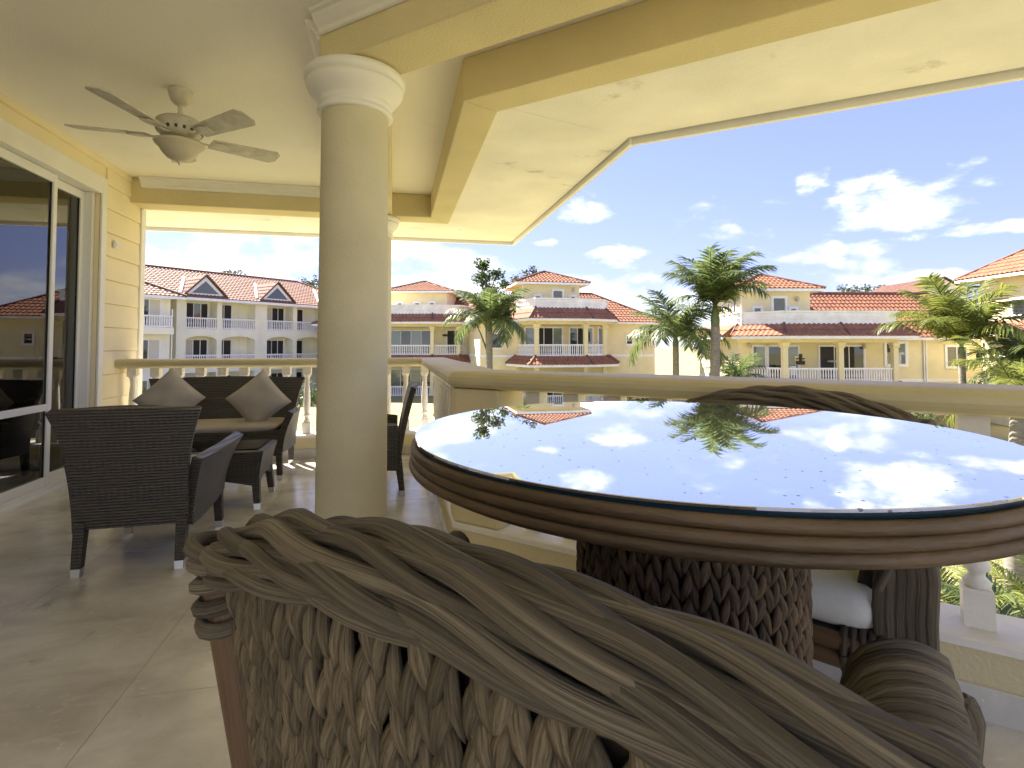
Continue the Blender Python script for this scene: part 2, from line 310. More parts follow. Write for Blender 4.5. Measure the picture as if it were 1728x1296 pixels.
def marble():
    m = bpy.data.materials.new('beige_marble'); m.use_nodes = True; nt = m.node_tree; L = nt.links; b = nt.nodes['Principled BSDF']
    t = nt.nodes.new('ShaderNodeTexCoord'); oi = nt.nodes.new('ShaderNodeObjectInfo')
    def noise(s, d, st=(1, 1, 1), rot=0.0, dist=0.0):
        mp = nt.nodes.new('ShaderNodeMapping'); mp.inputs['Scale'].default_value = st; mp.inputs['Rotation'].default_value = (0, 0, rot); L.new(t.outputs['Object'], mp.inputs[0])
        n = nt.nodes.new('ShaderNodeTexNoise'); n.inputs['Scale'].default_value = s; n.inputs['Detail'].default_value = d; n.inputs['Roughness'].default_value = .62; n.inputs['Distortion'].default_value = dist; L.new(mp.outputs[0], n.inputs['Vector']); return n.outputs['Fac']
    def ramp(f, a, c, p0, p1):
        r = nt.nodes.new('ShaderNodeValToRGB'); r.color_ramp.elements[0].position = p0; r.color_ramp.elements[1].position = p1; r.color_ramp.elements[0].color = a; r.color_ramp.elements[1].color = c; L.new(f, r.inputs[0]); return r.outputs[0]
    c1 = ramp(noise(2.2, 8, (1, 1.7, 1), .3, .4), (.50, .47, .42, 1), (.78, .76, .72, 1), .34, .68)
    vein = ramp(noise(8, 9, (1, 2.4, 1), .9, 1.2), (0, 0, 0, 1), (1, 1, 1, 1), .57, .66)
    chip = ramp(noise(26, 4, (1, 1.8, 1), 1.2, .6), (0, 0, 0, 1), (1, 1, 1, 1), .64, .70)
    dk = ramp(noise(5, 7, (1.6, 1, 1), .2, .8), (1, 1, 1, 1), (0, 0, 0, 1), .30, .38)
    def mix(f, a, col, k):
        q = nt.nodes.new('ShaderNodeMath'); q.operation = 'MULTIPLY'; q.inputs[1].default_value = k; L.new(f, q.inputs[0])
        x = nt.nodes.new('ShaderNodeMix'); x.data_type = 'RGBA'; L.new(q.outputs[0], x.inputs[0]); L.new(a, x.inputs[6]); x.inputs[7].default_value = col; return x.outputs[2]
    c = mix(vein, c1, (.72, .69, .64, 1), .45); c = mix(chip, c, (.85, .83, .78, 1), .6); c = mix(dk, c, (.33, .255, .185, 1), .55)
    hs = nt.nodes.new('ShaderNodeHueSaturation'); mr = nt.nodes.new('ShaderNodeMapRange'); mr.inputs[3].default_value = .93; mr.inputs[4].default_value = 1.05; L.new(oi.outputs['Random'], mr.inputs[0]); L.new(mr.outputs[0], hs.inputs['Value']); L.new(c, hs.inputs['Color']); L.new(hs.outputs[0], b.inputs['Base Color'])
    rg = nt.nodes.new('ShaderNodeMapRange'); rg.inputs[3].default_value = .10; rg.inputs[4].default_value = .34; L.new(noise(3, 5), rg.inputs[0]); L.new(rg.outputs[0], b.inputs['Roughness'])
    bp = nt.nodes.new('ShaderNodeBump'); bp.inputs['Strength'].default_value = .06; bp.inputs['Distance'].default_value = .01; L.new(noise(12, 6), bp.inputs['Height']); L.new(bp.outputs[0], b.inputs['Normal'])
    return m
M['marble'] = marble()
M['grout'] = mat('pale_grout', (.62, .59, .54), .9)
# outside
M['villa_wall'] = mat('villa_cream_wall', (.74, .66, .42), .85, .08, 1.2, .15, 30)
M['villa_white'] = mat('villa_white_trim', (.80, .80, .82), .6, .08, 2.5, .1, 30)
M['parapet'] = mat('weathered_white_parapet', (.80, .80, .80), .7, .16, 1.6, .1, 30)
M['apt_wall'] = mat('apartment_wall', (.82, .79, .66), .85, .08, 1.0, .15, 30)
M['villa_glass'] = mat('villa_window_glass', (.018, .024, .026), .03, ior=1.8)
M['villa_glass_pale'] = mat('villa_pale_glass', (.16, .20, .20), .05, ior=1.8)
M['villa_dark'] = mat('dark_opening', (.012, .011, .01), .6)
M['villa_curtain'] = mat('pale_curtain', (.55, .53, .47), .9)
M['tile'] = mat('terracotta_tiles', (.37, .17, .10), .75, vscale=3.5, col2=(.21, .10, .065), bump=.2, bscale=20, spec=.12, contrast=.8)
M['tile_pale'] = mat('faded_terracotta_tiles', (.30, .17, .125), .75, vscale=3, col2=(.20, .105, .08), bump=.2, bscale=20, spec=.1)
for k_ in ('villa_wall', 'apt_wall', 'parapet'): stain(M[k_], (.34, .32, .27), .9, .58, .78, .35, (1.4, 1.4, .35))
for k_ in ('tile', 'tile_pale'): stain(M[k_], (.10, .075, .06), 1.1, .54, .72, .55)
stain(M['column'], (.42, .38, .27), 2.2, .58, .75, .3, (1, 1, .4))
M['ridge'] = mat('ridge_tiles', (.16, .075, .055), .8, .4, 3)
M['gable_glass'] = mat('dormer_glass', (.05, .065, .075), .08, ior=1.7)
M['bark'] = mat('palm_bark', (.22, .20, .17), .9, .4, 9, .7, 14, stretch=(1, 1, 3))
M['bark_green'] = mat('palm_green_shaft', (.10, .13, .055), .6, .3, 3, .2, 10)
M['bark_brown'] = mat('tree_bark', (.14, .11, .08), .9, .4, 9, .7, 14)
def foliage(name, c1, c2, scale, trans=.45):
    m = bpy.data.materials.new(name); m.use_nodes = True; nt = m.node_tree; L = nt.links; b = nt.nodes['Principled BSDF']; b.inputs['Roughness'].default_value = .42
    g = nt.nodes.new('ShaderNodeNewGeometry'); n = nt.nodes.new('ShaderNodeTexNoise'); n.inputs['Scale'].default_value = scale; n.inputs['Detail'].default_value = 3; L.new(g.outputs['Position'], n.inputs['Vector'])
    ad = nt.nodes.new('ShaderNodeMath'); ad.operation = 'MULTIPLY_ADD'; L.new(g.outputs['Random Per Island'], ad.inputs[0]); ad.inputs[1].default_value = .5; L.new(n.outputs['Fac'], ad.inputs[2])
    r = nt.nodes.new('ShaderNodeValToRGB'); r.color_ramp.elements[0].position = .45; r.color_ramp.elements[1].position = 1.0; r.color_ramp.elements[0].color = (*c2, 1); r.color_ramp.elements[1].color = (*c1, 1); L.new(ad.outputs[0], r.inputs[0]); L.new(r.outputs[0], b.inputs['Base Color'])
    tr = nt.nodes.new('ShaderNodeBsdfTranslucent'); L.new(r.outputs[0], tr.inputs[0]); mx = nt.nodes.new('ShaderNodeMixShader'); mx.inputs[0].default_value = trans
    o = nt.nodes['Material Output']; L.new(b.outputs[0], mx.inputs[1]); L.new(tr.outputs[0], mx.inputs[2]); L.new(mx.outputs[0], o.inputs[0]); return m
M['palm'] = foliage('palm_leaf', (.17, .215, .07), (.06, .092, .03), 1.2, .5)
M['palm_yellow'] = foliage('palm_leaf_yellow', (.24, .26, .05), (.08, .115, .028), 1.5, .5)
M['broadleaf'] = foliage('broad_leaf', (.10, .15, .04), (.03, .055, .018), 1.5)
M['dark_leaf'] = foliage('distant_leaf', (.07, .10, .035), (.03, .05, .02), .6, .3)
M['lawn'] = mat('lawn', (.29, .25, .12), .95, vscale=1.4, col2=(.21, .20, .085), bump=.8, bscale=30, detail=9)
M['blade'] = foliage('grass_blade', (.28, .31, .08), (.17, .22, .05), 1.0, .4)
M['lamp'] = mat('wall_lamp', (.45, .42, .35), .5)
M['dark_art'] = mat('dark_wall_decor', (.05, .04, .03), .7)

# ================================================================== THE TERRACE
ZB, ZCEIL, ZSOF = 2.20, 2.42, 2.235       # beam soffit, ceiling, outer soffit
XW = -2.22                                # face of the house wall
WALL_END = 5.40
P0, P1, P2 = Vector((XW, 4.98)), Vector((.264, 4.98)), Vector((.264, 2.41))
P3 = P2 + Vector((4.3, -4.3))
def clip(poly, hp):
    for (nx, ny, c) in hp:      # keep nx*x + ny*y <= c
        out = []
        for i in range(len(poly)):
            a, b = poly[i], poly[(i + 1) % len(poly)]; da, db = nx * a[0] + ny * a[1] - c, nx * b[0] + ny * b[1] - c
            if da <= 0: out.append(a)
            if da * db < 0: t = da / (da - db); out.append((a[0] + (b[0] - a[0]) * t, a[1] + (b[1] - a[1]) * t))
        poly = out
        if len(poly) < 3: return []
    return poly
YB = -1.8
floor = struct(MB().prism([(XW - .3, YB - .2), (P3.x + .3, YB - .2), (P2.x + .31, P2.y + .1), (P1.x + .3, P1.y + .3), (XW - .3, P1.y + .3)], -.30, -.010).build('floor', M['grout']))
s2 = math.sqrt(2)
hp0 = [(0, 1, P1.y), (-1, 0, -XW), (0, -1, -YB)]
T = .60
for i in range(-3, 9):
    for j in range(-6, 7):
        x, y = -.74 + T * i, 1.73 + T * j; g = .0007
        hp = hp0 + ([(1, 0, P1.x)] if y > 2.3 else [(1 / s2, 1 / s2, (P2.x + P2.y) / s2)])
        q = clip([(x + g, y + g), (x + T - g, y + g), (x + T - g, y + T - g), (x + g, y + T - g)], hp)
        if q:
            A = abs(sum(q[k][0] * q[(k + 1) % len(q)][1] - q[(k + 1) % len(q)][0] * q[k][1] for k in range(len(q)))) / 2
            if A > .004: MB().prism(q, -.0095, random.uniform(-.0006, .0004)).build('floor_tile', M['marble'], floor)

# ceiling, beams and outer soffit
def off_line(p, d, s): return (p[0] + d[0] * s, p[1] + d[1] * s)
dB = (math.cos(R(42)), -math.sin(R(42))); dE = (math.cos(R(39.5)), -math.sin(R(39.5)))
Nin, Nout, Eav = (.326, 2.647), (.520, 2.735), (1.405, 3.01)
eave_end = off_line(Eav, dE, 5.6)
ceil = struct(MB().prism([(-6, -2.0), (eave_end[0], -2.0), eave_end, (Eav[0] - .03, Eav[1] - .02), (Eav[0] - .03, 6.36), (-6, 6.36)], ZCEIL, ZCEIL + .5).build('ceiling', M['ceiling']))
b_in, b_out = off_line(Nin, dB, 5.2), off_line(Nout, dB, 5.2)
def beam(q, lab=None, m='yellow', z0=ZB, z1=ZCEIL - .001, name='ceiling_beam'):
    o = MB().prism(q, z0, z1).build(name, M[m], ceil); bevel(o, .008, 2); return o
beam([(XW - .1, 5.16), (.327, 5.16), (.521, WALL_END), (XW - .1, WALL_END)])
beam([(.329, 5.159), Nin, Nout, (.523, WALL_END - .001)])
beam([Nin, b_in, b_out, Nout], z0=ZB + .001)
A0, B0 = (-.33, 2.44), (.034, 2.435)
beam([A0, off_line(A0, dB, 5.6), off_line((-.03, 2.50), dB, 5.6), (-.03, 2.50)], z0=ZB + .002)
beam([(-.33, 2.441), (-.03, 2.501), (-.03, 5.159), (-.33, 5.159)], z0=ZB + .003)
def soffit(q): return MB().prism(q, ZSOF, ZCEIL - .002).build('soffit', M['soffit'], ceil)
soffit([(-6, WALL_END + .002), (.523, WALL_END + .002), (1.375, 6.33), (-6, 6.33)])
soffit([(.525, WALL_END), (.522, 2.737), (Eav[0] - .03, Eav[1] - .02), (1.377, 6.329)])
soffit([(.523, 2.733), b_out, off_line((Eav[0] - .03, Eav[1] - .022), dE, 5.5), (Eav[0] - .03, Eav[1] - .022)])
def fascia(a, b): return MB().bar(a, b, .03, ZSOF - .035, ZCEIL + .22).build('fascia', M['white'], ceil)
fascia((-6, 6.375), (Eav[0] + .015, 6.375)); fascia((Eav[0], 6.358), (Eav[0], Eav[1])); fascia((Eav[0] + .012, Eav[1] + .005), off_line((Eav[0] + .012, Eav[1] + .005), dE, 5.6))
# white crown moulding round the fan bay
def crown(a, b, n):
    m = MB(); prof = [(.002, 2.33), (.012, 2.335), (.016, 2.352), (.03, 2.365), (.045, 2.388), (.05, 2.40), (.065, 2.405), (.065, 2.419), (.002, 2.419)]
    for p in (a, b):
        m.v += [(p[0] + n[0] * o, p[1] + n[1] * o, z) for o, z in prof]; m.uv += [(0, 0)] * len(prof)
    k = len(prof); fs = [(i, (i + 1) % k, (i + 1) % k + k, i + k) for i in range(k)] + [tuple(range(k)), tuple(range(2 * k - 1, k - 1, -1))]
    m.f += fs; m.sm += [False] * len(fs); return m.build('crown_moulding', M['white'], ceil)
crown((XW + .09, 5.159), (-.335, 5.159), (0, -1)); crown((-.331, 2.47), (-.331, 5.09), (-1, 0))
crown((-.325, 2.432), off_line((-.325, 2.432), dB, 4.5), (-math.sin(R(42)), -math.cos(R(42))))

# columns
def column(x, y, label):
    t = thing('round_column', label, 'column', (x, y, 0), 0, 'round terrace columns')
    m = MB().lathe([(.153, 0), (.153, .3), (.151, 1.0), (.147, 1.7), (.146, 2.03)], seg=48); m.build('shaft', M['column'], t)
    prof = [(.149, 1.862), (.160, 1.864), (.166, 1.875), (.166, 1.895), (.158, 1.905), (.152, 1.915), (.152, 1.925), (.160, 1.935), (.163, 1.95), (.158, 1.965), (.166, 1.98), (.186, 2.01), (.204, 2.05), (.213, 2.085), (.213, 2.105), (.206, 2.112), (.216, 2.120), (.222, 2.14), (.222, 2.175), (.214, 2.192), (.20, 2.1995)]
    prof = [(r, 2.1995 - (2.1995 - z) * .56) for r, z in prof]
    MB().lathe(prof, seg=56).build('capital', M['white'], t)
    MB().lathe([(.172, .001), (.172, .05), (.162, .065), (.155, .07)], seg=48).build('base', M['column'], t)
column(-.181, 2.516, 'thick ochre round column with white capital standing free on the terrace floor')
column(-.181, 5.285, 'ochre round column with white capital standing in line with the balustrade')

# house wall with clapboards
wall = thing('house_wall', 'pale yellow clapboard house wall between sliding door and balustrade', 'wall', (XW, 5.05, 0))
wx, wy = XW, 5.05
MB().box(-.22, -.004, 4.70 - wy, WALL_END - wy - .03, 0, ZCEIL).build('wall_core', M['siding'], wall)
z = .0; k = 0
while z < 2.40:
    z1 = min(z + .187, 2.415)
    m = MB(); y0, y1 = 4.775 - wy, 5.345 - wy
    m.hexa([(-.004, y0, z + .003), (.014, y0, z + .003), (.014, y1, z + .003), (-.004, y1, z + .003), (-.004, y0, z1), (.004, y0, z1), (.004, y1, z1), (-.004, y1, z1)])
    bevel(m.build('clapboard', M['siding'], wall), .004, 2); z = z1; k += 1
bevel(MB().box(-.225, .022, 5.347 - wy, 5.43 - wy, 0, ZB - .002).build('corner_board', M['white'], wall), .004)
MB().box(-.20, -.002, YB - wy, 4.699 - wy, 2.285, ZCEIL).build('wall_header', M['siding'], wall)
MB().box(-.001, .022, YB - wy, 5.158 - wy, 2.375, 2.419).build('wall_band', M['siding'], wall)
MB().box(-.20, 0, YB - wy, 1.5 - wy, 0, 2.284).build('wall_infill', M['siding'], wall)
bevel(MB().box(.0, .016, 4.695 - wy, 4.77 - wy, 0, 2.28).build('door_casing', M['white'], wall), .004)
bevel(MB().box(.0, .0155, 1.5 - wy, 4.694 - wy, 2.15, 2.28).build('door_casing', M['white'], wall), .004)
MB().box(-.2, -.0005, 1.5 - wy, 4.70 - wy, 2.15, 2.284).build('door_head', M['white'], wall)
sw = thing('wall_switch', 'small white box switch screwed to the yellow clapboards', 'switch', (XW + .015, 4.90, 1.79))
bevel(MB().box(0, .018, -.03, .03, -.03, .03).build('plate', M['pvc'], sw), .004); bevel(MB().box(.018, .024, -.016, .016, -.018, .018).build('rocker', M['pvc'], sw), .002)

# room behind the doors
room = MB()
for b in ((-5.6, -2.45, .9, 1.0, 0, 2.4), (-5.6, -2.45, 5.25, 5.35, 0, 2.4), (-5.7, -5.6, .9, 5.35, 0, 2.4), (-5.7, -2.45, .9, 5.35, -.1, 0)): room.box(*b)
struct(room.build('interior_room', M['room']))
cur = thing('curtain', 'grey pleated curtain hanging inside the sliding door', 'curtain', (-2.62, 3.75, .02))
MB().panel(lambda u, v: (.035 * math.sin(u * 40) + .01 * math.sin(u * 97), -.30 + .66 * u, 2.2 * v), 90, 4, .004).build('cloth', M['curtain'], cur)
MB().tube([(0, -1.8, 2.22), (0, .55, 2.22)], .012).build('rod', M['metal'], cur)

# sliding doors
def slider(y0, y1, x, label, rail=True):
    t = thing('sliding_door', label, 'door', (x, (y0 + y1) / 2, .045)); h = (y1 - y0) / 2; zt = 2.10; st = .042
    bevel(MB().box(-.02, .02, -h, -h + st, 0, zt).build('stile', M['pvc'], t), .004); bevel(MB().box(-.02, .02, h - st, h, 0, zt).build('stile', M['pvc'], t), .004)
    bevel(MB().box(-.0195, .0195, -h + st, h - st, 0, .06).build('bottom_rail', M['pvc'], t), .004); bevel(MB().box(-.0195, .0195, -h + st, h - st, zt - .06, zt).build('top_rail', M['pvc'], t), .004)
    if rail:
        bevel(MB().box(-.0195, .0195, -h + st, h - st, .50, .545).build('mid_rail', M['pvc'], t), .004)
        MB().box(-.004, .004, -h + st, h - st, .06, .50).build('pane', M['door_glass'], t); MB().box(-.004, .004, -h + st, h - st, .545, zt - .06).build('pane', M['door_glass'], t)
    else: MB().box(-.004, .004, -h + st, h - st, .06, zt - .06).build('pane', M['door_glass'], t)
    sl = MB().box(-.008, .008, -h + st, -h + st + .008, .06, zt - .06).box(-.008, .008, h - st - .008, h - st, .06, zt - .06); sl.build('glazing_seal', M['rubber'], t)
slider(4.19, 4.655, -2.325, 'narrow full height glass panel of sliding door beside yellow clapboards', False)
slider(2.95, 4.235, -2.278, 'glass sliding door panel with a white rail across below its middle')
slider(1.56, 2.99, -2.325, 'glass sliding door panel at the end away from the clapboards')
fr = thing('door_frame', 'white sliding door frame with sill track along the marble floor', 'door frame', (XW - .08, 3.1, 0)); fy = 3.1
MB().box(-.09, .095, 1.5 - fy, 4.70 - fy, .0, .018).build('sill', M['pvc'], fr); MB().box(-.085, .045, 1.5 - fy, 4.70 - fy, .019, .045).build('track', M['pvc'], fr)
MB().box(-.085, .045, 4.656 - fy, 4.694 - fy, .046, 2.149).build('jamb', M['pvc'], fr); MB().box(-.085, .045, 1.505 - fy, 1.555 - fy, .046, 2.149).build('jamb', M['pvc'], fr)

# balustrade: three runs
pl = [P0 - Vector((1, 0)), P0, P1, P2, P3]
def nrm(a, b): d = (b - a).normalized(); return Vector((-d.y, d.x))
nF, nS, nD = nrm(P0, P1), nrm(P1, P2), nrm(P2, P3)
def mit(n1, n2): m = (n1 + n2); return m / m.dot(n1)
mits = [nF, mit(nF, nS), mit(nS, nD), nD]; pts = [P0, P1, P2, P3]
def sweep(prof, i, name, m, par, org, e0=0.0, e1=0.0, close=True):
    a, b = pts[i], pts[i + 1]; d = (b - a).normalized(); b_ = MB(); k = len(prof)
    for p, mi, e in ((a, mits[i], e0), (b, mits[i + 1], -e1)):
        b_.v += [(p.x + mi.x * o + d.x * e - org[0], p.y + mi.y * o + d.y * e - org[1], z) for o, z in prof]; b_.uv += [(0, 0)] * k
    fs = [((q + 1) % k, q, q + k, (q + 1) % k + k) for q in range(k)] + [tuple(range(k)), tuple(range(2 * k - 1, k - 1, -1))]
    b_.f += fs; b_.sm += [False] * len(fs); o = b_.build(name, m, par); return o
PR_TOP = [(.02, .79), (-.012, .798), (-.028, .812), (-.032, .826), (-.030, .842), (-.020, .855), (-.004, .863), (.02, .867), (.19, .867), (.214, .863), (.230, .855), (.240, .842), (.242, .826), (.238, .812), (.222, .798), (.19, .79)]
PR_KERB = [(0, 0), (0, .178), (.21, .178), (.21, -.3), (.02, -.3)]
PR_CAP = [(-.006, .1785), (-.006, .198), (0, .203), (.21, .203), (.216, .198), (.216, .1785)]
PR_SKIRT = [(-.012, .0005), (-.012, .082), (-.008, .086), (-.0005, .086), (-.0005, .0005)]
bal = MB(); bal.square_lathe([(.034, .203), (.034, .30), (.030, .306)])
bal.lathe([(.026, .306), (.032, .312), (.033, .322), (.026, .330), (.019, .338), (.021, .350), (.031, .358), (.033, .368), (.028, .378), (.024, .385), (.026, .41), (.029, .45), (.029, .50), (.025, .58), (.0205, .64), (.019, .665), (.022, .672), (.022, .682), (.020, .688), (.024, .70), (.031, .715), (.034, .722)], seg=14)
bal.square_lathe([(.031, .72), (.034, .726), (.034, .7898)]); bal_me = bal.mesh('baluster'); bal_me.materials.append(M['white_rail'])
def run(i, label, start, end, step, skew=0.0):
    a, b = pts[i], pts[i + 1]; d = (b - a).normalized(); n = [nF, nS, nD][i]; L = (b - a).length
    c = (a + b) / 2; t = thing('balustrade', label, 'balustrade', (c.x, c.y, 0))
    kerb = sweep(PR_KERB, i, 'kerb', M['yellow'], t, c); cap = sweep(PR_CAP, i, 'bottom_rail', M['white_rail'], t, c); sweep(PR_SKIRT, i, 'skirting', M['marble'], t, c)
    sweep(PR_TOP, i, 'top_rail', M['rail'], t, c)
    s = start
    while s < L - end:
        p = a + d * s + n * .105 - c; inst(bal_me, 'baluster', t, (p.x, p.y, 0), (0, 0, math.atan2(d.y, d.x))); s += step
    return t, c
run(0, 'far balustrade behind the wicker sofa with cream top rail', .09, -.06, .172)
run(1, 'short balustrade run leaving the corner post at an angle towards the sofa', .16, .22, .172)
tD, cD = run(2, 'long balustrade beside the round dining table with shaded ochre rail', .36, .05, .178)
dD = (P3 - P2).normalized(); dS = Vector((0, 1))
np_ = [P2, P2 + dD * .235, P2 + dD * .235 + nD * .21, P2 + mits[2] * .21, P2 + dS * .17 + nS * .21, P2 + dS * .17]
o = MB().prism([(p.x - cD.x, p.y - cD.y) for p in np_], .2035, .7895).build('corner_post', M['yellow'], tD); bevel(o, .012, 3)

# ================================================================== CEILING FAN
fx, fy = H2(-568 * 3.0 / F, 3.0)
fan = thing('ceiling_fan', 'cream ceiling fan with five blades and frosted light bowl', 'ceiling fan', (fx, fy, ZCEIL))
MB().lathe([(.005, -.085), (.03, -.083), (.047, -.065), (.06, -.03), (.063, -.002)], seg=24).build('canopy', M['fan'], fan)
MB().lathe([(.012, -.16), (.012, -.08)], seg=12).build('downrod', M['fan'], fan)
mot = MB().lathe([(.02, -.155), (.06, -.158), (.10, -.17), (.118, -.185), (.12, -.21), (.112, -.222), (.116, -.228), (.105, -.255), (.07, -.27), (.04, -.275)], seg=32).build('motor_housing', M['fan'], fan)
vent = MB()
for k in range(18):
    a = 2 * PI * k / 18; c, s_ = math.cos(a), math.sin(a); vent.hexa([(c * r - s_ * w, s_ * r + c * w, z) for z in (-.248, -.232) for r, w in ((.105, -.007), (.1175 if z > -.24 else .1125, -.007), (.1175 if z > -.24 else .1125, .007), (.105, .007))])
vent.build('vent_slots', M['fan_dark'], mot)
MB().lathe([(.03, -.30), (.045, -.295), (.045, -.272)], seg=20).build('switch_housing', M['fan'], fan)
bowl = MB().lathe([(.008, -.405), (.03, -.402), (.06, -.388), (.085, -.362), (.10, -.335), (.122, -.315), (.128, -.305), (.122, -.30), (.045, -.298)], seg=36).build('light_bowl', M['bowl'], fan)
MB().lathe([(.001, -.428), (.006, -.422), (.005, -.415), (.012, -.408), (.013, -.402)], seg=12).build('finial', M['fan'], bowl)
blm = MB()
def bladef(u, v):
    x = .16 + .39 * u; w = .050 + .020 * u - (.03 * max(0, (u - .93) / .07) ** 2)
    t = (v - .5) * 2; return (x, t * w, -.262 - t * w * .22 + .015 * u)
blm.panel(bladef, 14, 4, .006); blade_me = blm.mesh('blade'); blade_me.materials.append(M['fan'])
arm = MB().tube([(.075, 0, -.262), (.11, 0, -.272), (.15, .0, -.272), (.20, 0, -.262)], [.012, .014, .012, .018], 8, squash=.45)
arm.panel(lambda u, v: (.16 + .10 * u, (v - .5) * (.05 + .03 * math.sin(u * PI)), -.268 - (v - .5) * .012), 6, 3, .006)
arm_me = arm.mesh('blade_arm'); arm_me.materials.append(M['fan'])
for k in range(5):
    a = R(-25 + 72 * k) - YAW; b_ = inst(blade_me, 'blade', fan, (0, 0, 0), (0, 0, a)); inst(arm_me, 'blade_bracket', b_)

# ================================================================== WOVEN LEAF PIECES
def leaf_mesh(name, m, seed):
    rnd = random.Random(seed); b_ = MB(); n = 9; seg = 7; vs = []; uv = []
    L = .056 + rnd.uniform(-.004, .006); W = .0076 + rnd.uniform(-.0009, .0012); cv = rnd.uniform(-.002, .002)
    for i in range(n):
        u = i / (n - 1); z = L * (.5 - u)
        w = W * (math.sin(PI * min(1, u ** .85 * .97 + .03)) ** .9) * (1.0 + .12 * math.sin(u * 7 + seed)); th = .0058 * math.sin(PI * min(1, u * .94 + .04)) ** .7
        for k in range(seg):
            a = 2 * PI * k / seg; rr = 1 + rnd.uniform(-.08, .08)
            vs.append((math.cos(a) * w * rr + cv * math.sin(u * PI), -math.sin(a) * th * rr - .006 * math.sin(PI * u), z)); uv.append((u * L * 4, k / seg))
    fs = [(i * seg + k, (i + 1) * seg + k, (i + 1) * seg + (k + 1) % seg, i * seg + (k + 1) % seg) for i in range(n - 1) for k in range(seg)]
    b_.add(vs, fs, uv, True); b_.add(vs[:seg], [tuple(range(seg))]); b_.add(vs[-seg:], [tuple(range(seg - 1, -1, -1))])
    me = b_.mesh(name); me.materials.append(m); return me
LEAF = [leaf_mesh('woven_leaf', M['leaf_weave'], 10 + i) for i in range(7)]
LEAFB = [leaf_mesh('woven_leaf', M['leaf_weave_dark'], 30 + i) for i in range(6)]
def frame_at(p, n):   # matrix with local -y along outward n, z up
    y = -Vector(n).normalized(); zz = Vector((0, 0, 1)); x = y.cross(zz).normalized(); zz = x.cross(y)
    return Matrix(((x.x, y.x, zz.x, p[0]), (x.y, y.y, zz.y, p[1]), (x.z, y.z, zz.z, p[2]), (0, 0, 0, 1)))
def weave(cells, parent, meshes, rest_mat, limit=300, name='woven_leaf', rnd=random.Random(3)):
    """cells: (point, outward normal, side, priority, scale); the first ones become parts, the rest one piece of stuff"""
    cells = sorted(cells, key=lambda c: -c[3]); rest = MB()
    for i, (p, n, sd_, pr, scl) in enumerate(cells):
        m = frame_at(p, n) @ Matrix.Rotation(R(14 + rnd.uniform(-4, 5)) * sd_, 4, 'Y') @ Matrix.Rotation(R(rnd.uniform(2, 9)), 4, 'X') @ Matrix.Rotation(R(rnd.uniform(-14, 14)), 4, 'Z') @ Matrix.Diagonal((scl * rnd.uniform(.88, 1.12), scl, scl * rnd.uniform(.92, 1.12), 1))
        me = rnd.choice(meshes)
        if i < limit: o = inst(me, name, parent); o.matrix_local = m
        else:
            b0 = len(rest.v); rest.v += [tuple(m @ v.co) for v in me.vertices]; rest.uv += [(v.co.z * 4, math.atan2(v.co.y, v.co.x) / 6.283) for v in me.vertices]
            rest.f += [tuple(b0 + q for q in f.vertices) for f in me.polygons]; rest.sm += [True] * len(me.polygons)
    if rest.v: rest.build('woven_leaves', rest_mat, parent, 'stuff')

